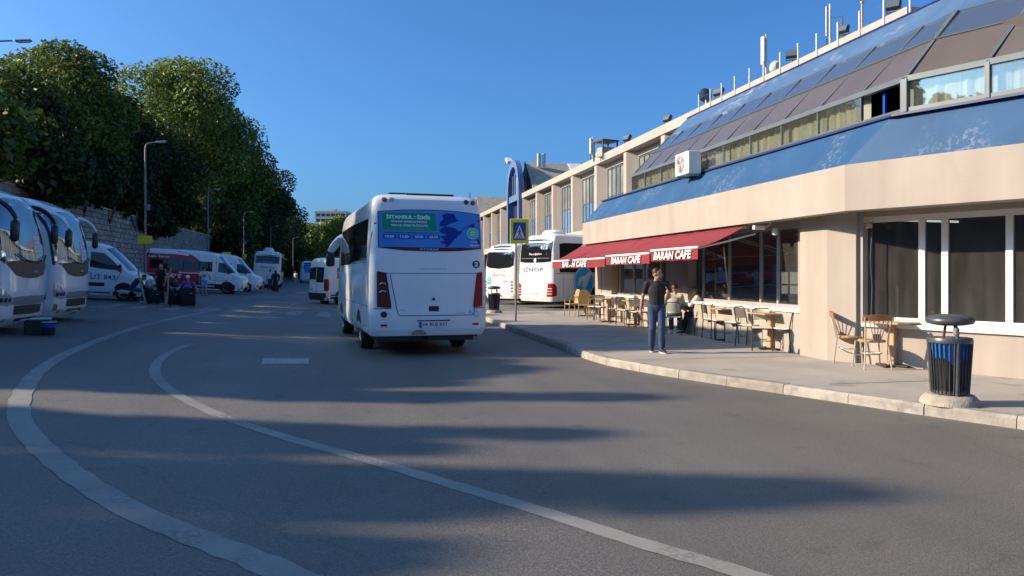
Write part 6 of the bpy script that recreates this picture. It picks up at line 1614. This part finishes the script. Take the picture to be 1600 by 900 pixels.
person("seated woman in a grey top and jeans, back to the road", (x, y, .133), -.5, sit(look=(.5, .8, 0), chest=(.01, .03, .86), neck=(.02, .07, 1.05), head=(.03, .10, 1.17)), (M_SKIN, M_BROWNHAIR, M_GREYC, M_JEANS, M_WSHOE), "people at the cafe table", hair="short", long_sleeve=True)
d = pave_d(523); x, y = W(1100, d)
person("seated man in a white shirt and black trousers leaning over the table", (x, y, .133), .95, sit(chest=(0, .09, .84), neck=(0, .20, 1.01), head=(0, .26, 1.12), shl=(-.185, .14, .96), shr=(.185, .14, .96), ell=(-.24, .30, .76), elr=(.24, .30, .76), wrl=(-.12, .50, .82), wrr=(.12, .52, .82), anl=(-.1, .52, .09), anr=(.1, .2, .09)), (M_SKIN, M_GREYHAIR, M_WHITEC, M_BLACKC, M_SHOE), "people at the cafe table", long_sleeve=True)
d = pave_d(516); x, y = W(1066, d)
person("seated woman with dark hair leaning across behind the woman in grey", (x, y, .133), math.pi + .4, sit(chest=(0, .06, .86), neck=(0, .14, 1.04), head=(0, .20, 1.15), look=(0, 1, 0), wrr=(.08, .4, .95)), (M_SKIN, M_BROWNHAIR, M_GREYC, M_BLACKC, M_SHOE), "people at the cafe table", hair="long", long_sleeve=True)
put(cafe_chair_proto, 1066, 516, math.pi + .4, "metal cafe chair under the dark haired woman by the wall")

# travellers by the van
def gp(px, d): x, y = W(px, d); return (x, y, gz(x) + .003)
person("man in a dark top bent forward over his knees beside the white van", gp(208, 32.0), -A90 * .8, sit(pelvis=(0, -.06, .62), chest=(0, .12, .90), neck=(0, .30, 1.02), head=(0, .42, 1.08), shl=(-.185, .22, .98), shr=(.185, .22, .98), ell=(-.22, .40, .76), elr=(.22, .40, .76), wrl=(-.12, .58, .72), wrr=(.12, .58, .74), nod=-.5, hipl=(-.09, 0, .6), hipr=(.09, 0, .6)), (M_SKIN, M_HAIR, M_DKBLUE, M_JEANS, M_WSHOE), "travellers waiting with luggage")
person("person all in black standing beside the red minibus's rear", gp(252, 32.5), A90 * 1.6, pose(elr=(.24, .06, 1.13), wrr=(.22, .22, .95), look=(-.6, .8, 0)), (M_SKIN, M_HAIR, M_BLACKC, M_BLACKC, M_SHOE), "travellers waiting with luggage", scale=1.02)
person("person in a dark red shirt crouching among the suitcases", gp(276, 33.6), A90 * .5, sit(pelvis=(0, -.1, .45), knl=(-.15, .28, .62), knr=(.15, .28, .62), hipl=(-.09, -.06, .45), hipr=(.09, -.06, .45)), (M_SKIN, M_HAIR, M_DKBLUE, M_BLACKC, M_SHOE), "travellers waiting with luggage", scale=.95)
person("person in a purple jacket and pale cap seated behind the large suitcase", gp(294, 32.6), math.pi, sit(pelvis=(0, -.04, .5), nod=-.3, wrl=(-.42, .25, .66), wrr=(.42, .25, .66), ell=(-.33, .12, .78), elr=(.33, .12, .78)), (M_SKIN, M_WHITEC, M_PURPLE, M_BLACKC, M_WSHOE), "travellers waiting with luggage", hair="cap", long_sleeve=False)
kid = person("person in a white numbered jersey and light blue shorts", gp(319, 43.0), .25, pose(look=(.5, .5, 0), elr=(.3, .05, 1.15), wrr=(.34, .25, 1.05)), (M_SKIN, M_HAIR, M_WHITEC, M_LBLUEC, M_SHOE), "travellers waiting with luggage", shorts=True, scale=.98)
text_on(plane_fn((0, -.135, 1.2), (1, 0, 0), (0, 0, 1)), "30", .2, .2, M_SIGNBLUE, kid, bold=.03)
person("person in a white top and jeans standing behind the domed coach", gp(422, 60.0), .1, pose(), (M_SKIN, M_HAIR, M_WHITEC, M_JEANS, M_WSHOE), "distant pedestrians", scale=1.02)
person("person in a long black dress and headscarf behind the domed coach", gp(430.5, 60.0), .4, pose(), (M_SKIN, M_BLACKC, M_BLACKC, M_BLACKC, M_SHOE), "distant pedestrians", skirt=True, hair="scarf", long_sleeve=True, scale=.98)
person("small distant person in pale clothes walking beside the far wall", gp(462, 88.0), 2.6, pose(knl=(-.1, .15, .5), anl=(-.1, .2, .09), anr=(.1, -.3, .1)), (M_SKIN, M_HAIR, M_WHITEC, M_GREYC, M_SHOE), "distant pedestrians")

def suitcase(px, d, sx, sy, sz, label, m=M_BLACKC, rz=0.2):
    t = thing("suitcase", label, "suitcase", gp(px, d), rz, "black luggage on the asphalt")
    b = MB(); b.box((0, 0, sz / 2 + .05), (sx, sy, sz), bev=.05); b.build("case_shell", m, t, smooth=True, angle=50)
    for a in (-1, 1):
        for c in (-1, 1):
            k = MB(); k.lathe([(.028, -.015), (.03, 0), (.028, .015)], 10, (a * sx * .38, c * sy * .34, .03), 'X'); k.build("castor", M_INK, t)
    b = MB(); b.tube([(-sx * .22, 0, sz + .04), (-sx * .22, 0, sz + .13), (sx * .22, 0, sz + .13), (sx * .22, 0, sz + .04)], .012, 6); b.build("handle", M_STEEL, t)
    b = MB(); b.box((0, -sy / 2 - .012, sz * .55), (sx * .7, .03, sz * .5), bev=.012); b.build("front_pocket", m, t)
    b = MB(); b.box((sx * .2, -sy / 2 - .03, sz * .75), (.06, .005, .035)); b.build("label_tag", M_PAPER, t)
suitcase(293, 31.4, .62, .32, .74, "largest black suitcase, in front of the person in purple")
suitcase(273, 31.6, .50, .30, .62, "black suitcase next to the largest one, nearer the forked pole", rz=-.1)
suitcase(240, 32.2, .55, .35, .55, "bulky black bag low between the bent man and the person in black", rz=.3)
suitcase(231, 32.9, .45, .35, .72, "upright black case beside the van nose", rz=.1)
def pack(px, d, z, label, m):
    x, y, zz = gp(px, d); t = thing("backpack", label, "backpack", (x, y, zz + z), 0)
    b = MB(); b.ellipsoid((0, 0, .22), (.18, .12, .24), 14, 10); b.build("pack_body", m, t, smooth=True)
    for sx in (-1, 1):
        b = MB(); b.tube([(sx * .09, -.1, .40), (sx * .13, -.15, .28), (sx * .11, -.12, .08)], .018, 6); b.build("strap", M_PAPER if m == M_PURPLE else M_STEEL, t)
    b = MB(); b.ellipsoid((0, -.10, .14), (.12, .05, .12), 10, 8); b.build("pocket", m, t, smooth=True)
pack(234, 32.2, .62, "silver grey bag heaped on the black case by the van nose", M_STEEL)
def pole_thing(pts_px, d, label, fork=False):
    x0, y0, z0 = gp(pts_px[-1][0], d); t = thing("wooden_pole", label, "pole", (x0, y0, z0), 0, "pale wooden poles among the luggage")
    P = []
    for px, py in pts_px: x, y = W(px, d); P.append((x - x0, y - y0, max(0.0, zat(py, d) - z0)))
    b = MB(); b.tube(P, .035, 8); b.build("shaft", M_PALEWOOD, t, smooth=True)
    if fork:
        b = MB(); q = P[0]; b.tube([q, (q[0] + .1, q[1], q[2] + .28), (q[0] + .13, q[1], q[2] + .42)], [.03, .026, .02], 7); b.build("fork", M_PALEWOOD, t)
        b = MB(); b.tube([q, (q[0] - .08, q[1], q[2] + .22), (q[0] - .12, q[1], q[2] + .36)], [.03, .026, .02], 7); b.build("fork", M_PALEWOOD, t)
    else:
        b = MB(); b.tube([P[0], (P[0][0] + .04, P[0][1], P[0][2] + .05)], .045, 8); b.build("knob", M_PALEWOOD, t)
pole_thing([(216, 424), (221, 448), (228, 475)], 31.2, "pale leaning wooden pole beside the bent man"); pole_thing([(262.5, 434), (262, 455), (260.5, 474)], 31.2, "pale forked pole standing beside the person in black", True)

# ------------------------------------------------------------------ retaining wall, wooded hill
WX = -18.0; WZ0, WZ1 = .72, 6.42
wall = thing("retaining_wall", "long stone block retaining wall below the wooded slope", "wall", (0, 0, 0))
b = MB(); b.bb(WX - .75, WX - .045, -10, 240, .2, WZ1 - .04); b.build("wall_core", M_MORTAR, wall)
rows = 15; bh = (WZ1 - WZ0) / rows; bl = 1.0
blocks = []
for r_ in range(rows):
    off = (r_ % 2) * bl / 2
    y = -8 + off
    while y < 238:
        blocks.append((y + bl / 2, WZ0 + bh * (r_ + .5))); y += bl
variants = []
for k in range(4):
    q = MB(); q.box((0, 0, 0), (.5, bl - .035, bh - .035), bev=.03)
    q.v = [(p[0] + rng.uniform(-.025, .03) * (p[0] > 0), p[1], p[2]) for p in q.v]
    me = q.build("stone_block", M_STONE).data; variants.append(me)
    bpy.data.objects.remove([o for o in COL.objects if o.data == me][0])
def vis(y):
    # photo column of the wall face at y
    X = WX * CA - y * SA; Y = WX * SA + y * CA
    return 800 + F * X / Y if Y > 1 else -999
seen = sorted([q for q in blocks if vis(q[0]) > 80 and vis(q[0]) < 470], key=lambda q: q[0])
near_set = set(seen[:300])
rest = MB()
for (y, z) in blocks:
    if (y, z) in near_set:
        o = link("stone_block", variants[rng.randrange(4)], wall, (WX - .25 + rng.uniform(-.02, .03), y, z))
        o.rotation_euler = (0, 0, rng.choice((0, math.pi)) * 0)
    elif y > 28: rest.box((WX - .25 + rng.uniform(-.02, .03), y, z), (.5, bl - .03, bh - .03))
ro = rest.build("stone_blocks", M_STONE, wall); ro["kind"] = "stuff"
b = MB(); b.bb(WX - .8, WX + .08, -10, 240, WZ1, WZ1 + .12); b.build("wall_coping", M_STONE, wall)
# hill
b = MB(); xs = [-18.75, -21, -24, -28, -34, -45, -70, -160]; ys = list(range(-10, 250, 10)) + [320]; vs = []
hz = {-18.75: 6.3, -21: 6.6, -24: 7.6, -28: 9.0, -34: 10.5, -45: 12, -70: 13, -160: 13}
hr = random.Random(3)
for y in ys:
    for x in xs: vs.append((x, y, hz[x] + (hr.uniform(-.4, .4) if x < -20 else 0)))
n = len(xs); b.add(vs, [(j * n + i, j * n + i + 1, (j + 1) * n + i + 1, (j + 1) * n + i) for j in range(len(ys) - 1) for i in range(n - 1)])
tag(b.build("hill", M_SOIL, smooth=True), kind="structure")

# ------------------------------------------------------------------ trees
def leaf_mesh(name, blobs, n, size, seed, m, hollow=.55):
    r_ = np.random.default_rng(seed)
    w_ = np.array([b_[1][0] * b_[1][1] + b_[1][1] * b_[1][2] for b_ in blobs]); w_ = w_ / w_.sum()
    which = r_.choice(len(blobs), n, p=w_)
    C = np.array([b_[0] for b_ in blobs])[which]; RR = np.array([b_[1] for b_ in blobs])[which]
    dirs = r_.normal(size=(n, 3)); dirs /= np.linalg.norm(dirs, axis=1)[:, None]
    rad = hollow + (1.12 - hollow) * r_.random(n) ** .7
    P = C + dirs * RR * rad[:, None]
    # leaf sprays: four-cornered, folded, random attitude leaning outwards
    nrm = dirs * .7 + r_.normal(size=(n, 3)) * .7 + np.array([0, 0, .35]); nrm /= np.linalg.norm(nrm, axis=1)[:, None]
    t = np.cross(nrm, r_.normal(size=(n, 3))); t /= np.linalg.norm(t, axis=1)[:, None]
    s = np.cross(nrm, t)
    L = size * (.6 + .8 * r_.random(n))[:, None]; Wd = L * (.45 + .25 * r_.random(n))[:, None]
    v0 = P - t * L * .5; v1 = P + s * Wd * .5 + nrm * L * .10; v2 = P + t * L * .5 - nrm * L * .15; v3 = P - s * Wd * .5 + nrm * L * .10
    V_ = np.stack([v0, v1, v2, v3], 1).reshape(-1, 3)
    me = bpy.data.meshes.new(name); me.vertices.add(4 * n); me.vertices.foreach_set("co", V_.ravel())
    me.loops.add(4 * n); me.loops.foreach_set("vertex_index", np.arange(4 * n, dtype=np.int32))
    me.polygons.add(n); me.polygons.foreach_set("loop_start", np.arange(0, 4 * n, 4, dtype=np.int32))
    try: me.polygons.foreach_set("loop_total", np.full(n, 4, dtype=np.int32))
    except Exception: pass
    me.update(); me.validate(); me.materials.append(m)
    return me
def tree(name, label, x, y, zb, ztop, rad, seed, leaf, n=9000, size=.32, group="tall trees on the slope above the wall", low=.28, shape="round", cat="tree", lean=0.0, dens=1.7):
    t = thing(name, label, cat, (x, y, zb), 0, group); r_ = random.Random(seed); H = ztop - zb
    tips = []; blobs = []
    nb = 15 if shape == "round" else 10
    ch = H * (1 - low)
    for i in range(nb):
        u = (i + .5) / nb; zz = H * low + ch * u * .93
        prof = math.sin(math.pi * (.12 + .80 * u)) ** .7 if shape == "round" else (1.05 - u) ** .6
        a = i * 2.4 + r_.uniform(-.4, .4); rr = rad * prof * r_.uniform(.35, .72)
        c = (rr * math.cos(a) + lean * u, rr * math.sin(a), zz); br_ = rad * r_.uniform(.34, .52) * (.6 + .5 * prof)
        blobs.append((c, (br_, br_, br_ * r_.uniform(.65, .9)))); tips.append(c)
    blobs.append(((lean * .8, 0, H - rad * .36), (rad * .4, rad * .4, rad * .36))); blobs.append(((lean * .5, 0, H * low + ch * .5), (rad * .62, rad * .62, ch * .38)))
    b = MB(); r0 = max(.12, H * .022)
    b.tube([(0, 0, -.5), (r_.uniform(-.1, .1), r_.uniform(-.1, .1), H * .2), (lean * .3 + r_.uniform(-.2, .2), r_.uniform(-.2, .2), H * .5), (lean * .7, 0, H * .85)], [r0 * 1.25, r0, r0 * .65, r0 * .2], 9)
    tr = b.build("trunk", M_BARK, t, smooth=True)
    for c in tips[:9]:
        z0 = max(H * .18, c[2] - rad * .8); u = z0 / H
        b = MB(); b.tube([(lean * u * .6, 0, z0), (c[0] * .5 + lean * .1, c[1] * .5, (z0 + c[2]) / 2 - .1), c], [r0 * .45, r0 * .3, r0 * .1], 6); b.build("limb", M_BARK, t)
    me = leaf_mesh("crown", blobs, int(n * dens), size, seed, leaf); link("crown", me, t)
    return t
def tree_px(label, px, d, top_py, rad, seed, leaf, zb=None, **k):
    x, y = W(px, d)
    if zb is None: zb = float(np.interp(-x, [18.75, 21, 24, 28, 34, 45], [6.3, 6.6, 7.6, 9, 10.5, 12])) if x < -18.7 else gz(x)
    return tree(k.pop("name", "broadleaf_tree"), label, x, y, zb, zat(top_py, d), rad, seed, leaf, **k)
LD, LM, LB, LG = M_LEAF
tree_px("bright topped tree at the picture edge above the coaches", 12, 50, 100, 5.2, 11, LM, low=.1)
tree_px("broad dark tree with pointed tip above the van", 104, 57, 68, 5.2, 12, LM, n=13000, low=.06)
tree_px("tree filling the dip beside the broad dark tree", 172, 66, 138, 4.4, 13, LD, n=11000, low=.06)
tree_px("low dark tree behind the street lamp with the yellow board", 228, 76, 196, 5.2, 14, LD, low=.05, n=10000)
tree_px("tallest pale green tree in the middle of the slope", 283, 96, 97, 9.6, 15, LB, n=20000, size=.46, low=.1)
tree_px("dark shoulder tree beside the tallest pale tree", 348, 104, 165, 7.2, 16, LM, n=13000, size=.44, low=.06)
tree_px("dark tree stepping down above the minibuses", 384, 122, 222, 7.0, 17, LD, n=11000, size=.48, low=.06)
tree_px("dark tree above the domed coach", 414, 142, 258, 7.0, 18, LD, n=10000, size=.48, low=.06)
tree_px("last dark tree of the slope beside the open sky", 440, 160, 297, 5.2, 19, LD, n=8000, size=.48, low=.06)
tree_px("dark tree deep behind the broad one", 60, 70, 120, 6.5, 20, LD, n=11000, low=.06)
tree_px("dark filler tree behind the tallest pale tree", 320, 112, 140, 6.6, 22, LM, n=9000, size=.48, low=.06)
# bushes hanging over the top of the wall
def bush(label, px, d, py, rad, seed, leaf, n=3500):
    x, y = W(px, d); z = zat(py, d)
    t = thing("bush", label, "bush", (x, y, z), 0, "dark bushes along the top of the wall"); r_ = random.Random(seed)
    blobs = [((r_.uniform(-1, 1) * rad * .6, r_.uniform(-1, 1) * rad, r_.uniform(-.3, .6) * rad), (rad * r_.uniform(.45, .7),) * 3) for _ in range(7)]
    me = leaf_mesh("foliage", blobs, n, .40, seed, leaf, hollow=.4); link("foliage", me, t)
    b = MB()
    for k in range(3): b.tube([(0, 0, -rad * .9), (r_.uniform(-.5, .5) * rad, r_.uniform(-.5, .5) * rad, rad * .4)], [.06, .02], 5)
    b.build("stem", M_BARK, t)
for i, (px, d, py, rad, lf, lb) in enumerate([
    (30, 43, 265, 2.6, LD, "dark bush above the picture edge coach"), (85, 46, 285, 2.3, LD, "dark bush above the open coach's roof"), (130, 51, 285, 2.6, LD, "dark bush over the wall above the van"),
    (172, 56, 300, 2.6, LD, "dark bush over the wall between van and lamp post"), (212, 62, 316, 2.6, LD, "dark bush touching the lamp post with the yellow board"), (243, 66, 345, 1.7, LD, "bush spilling down the wall beside the yellow board"),
    (270, 74, 322, 2.0, LD, "dark bush above the red minibus's rear"), (305, 84, 326, 2.2, LG, "grey green bush above the red minibus's middle"), (338, 96, 338, 2.4, LG, "grey green bush where the wall disappears"), (362, 98, 385, 2.6, LD, "dark bush hiding the wall above the white minibus"),
    (385, 112, 360, 4.0, LD, "dark bush behind the narrow yellow sign"), (408, 124, 362, 4.0, LG, "pale stemmed bush above the domed coach"), (430, 140, 372, 4.0, LG, "grey green bush beside the domed coach roof"), (446, 150, 395, 3.5, LD, "dark bush at the far end of the wall"),
    (8, 48, 200, 3.5, LD, "dark thicket behind the picture edge tree"), (120, 60, 225, 4.2, LD, "dark thicket under the broad dark tree"), (190, 72, 240, 4.5, LD, "dark thicket under the dip tree"), (245, 84, 270, 4.5, LD, "dark thicket under the low tree"), (300, 102, 300, 5.0, LD, "dark thicket under the tallest pale tree"), (360, 120, 310, 5.5, LD, "dark thicket under the shoulder tree"), (405, 140, 330, 5.5, LD, "dark thicket under the stepping down tree")]):
    bush(lb, px, d, py, rad, 40 + i, lf, n=int(1800 * rad))
# light green trees closing the road
for i, (px, d, top, rad, lb) in enumerate([(478, 175, 348, 7.0, "light green tree closing the view beside the dark slope"), (512, 190, 352, 7.5, "light green tree below the apartment block"), (530, 165, 338, 5.5, "light green tree touching the midibus mirror"), (455, 200, 372, 6.0, "pale tree peeping under the dark slope"), (545, 210, 365, 8, "light green tree mostly hidden by the midibus"), (600, 200, 372, 7, "light green tree behind the midibus, towards its mirror side"), (660, 190, 378, 7, "light green tree straight behind the midibus poster"), (722, 180, 374, 6.5, "light green tree behind the midibus, towards the platform coaches")]):
    tree_px(lb, px, d, top, rad, 70 + i, LB if i != 3 else LM, zb=.3, n=8000, size=.6, group="light green trees closing the road", low=.12)
# trees above the wall out of view, whose shade falls on the road
def cam_xy(X, Y): return (X * CA + Y * SA, Y * CA - X * SA)
for i, (X, Y, top, rad, shp) in enumerate([(-24, 3.0, 10.6, 1.9, "round"), (-24, 4.5, 10.9, 1.0, "cone"), (-25, 5.9, 12.9, 1.25, "cone"), (-24, 7.35, 10.9, .75, "cone"), (-24, 8.05, 11.6, .6, "cone"), (-24, 10.45, 12.1, .7, "cone"), (-25, 11.75, 11.3, 1.0, "round"),
    (-24, 13.3, 11.3, 1.8, "round"), (-25, 14.8, 11.6, 1.6, "round"), (-25, 17.5, 14.2, 2.5, "round"), (-25, 21.6, 11.9, 2.3, "round"), (-25, 25.2, 11.4, 2.3, "round"), (-25, 28.8, 11.0, 2.2, "round"), (-26, 32.8, 10.8, 2.6, "round"), (-27, 38.0, 10.9, 3.0, "round"), (-24, -1.0, 8.2, 2.2, "round")]):
    x, y = cam_xy(X, Y); tree("broadleaf_tree", "leafy tree above the wall beyond the picture, shading the road", x, y, 8.0 if x < -24 else 7.0, top, rad, 90 + i, LM, n=int(1500 + 900 * rad), size=.45, dens=.8, group="trees beyond the picture edge", low=.05, shape=shp)

# ------------------------------------------------------------------ far apartment block
d = 420; x, y = W(494, d); t = thing("apartment_block", "pale high-rise apartment block with balcony bands far behind the trees", "building", (x, y, 0), -.22)
w_ = 16.5; dp = 12.0; top = zat(330, d); fl = 3.0
b = MB(); b.bb(0, w_, 0, dp, 0, top - 1.2); b.build("block_wall", M_APTD, t)
nf = int(top / fl)
for k in range(nf + 1):
    z = top - k * fl
    b = MB(); b.bb(-.6, w_ + .6, -1.0, dp + .4, z - 1.35, z); b.build("balcony_band", M_APT, t)
for k in range(7):
    xx = k * w_ / 6
    b = MB(); b.bb(xx - .25, xx + .25, -.9, -.02, 0, top - 1.36); b.build("fin_wall", M_APT, t)
b = MB(); b.bb(w_ * .35, w_ * .6, 3, 8, top, top + 1.4); b.build("roof_house", M_APT, t)
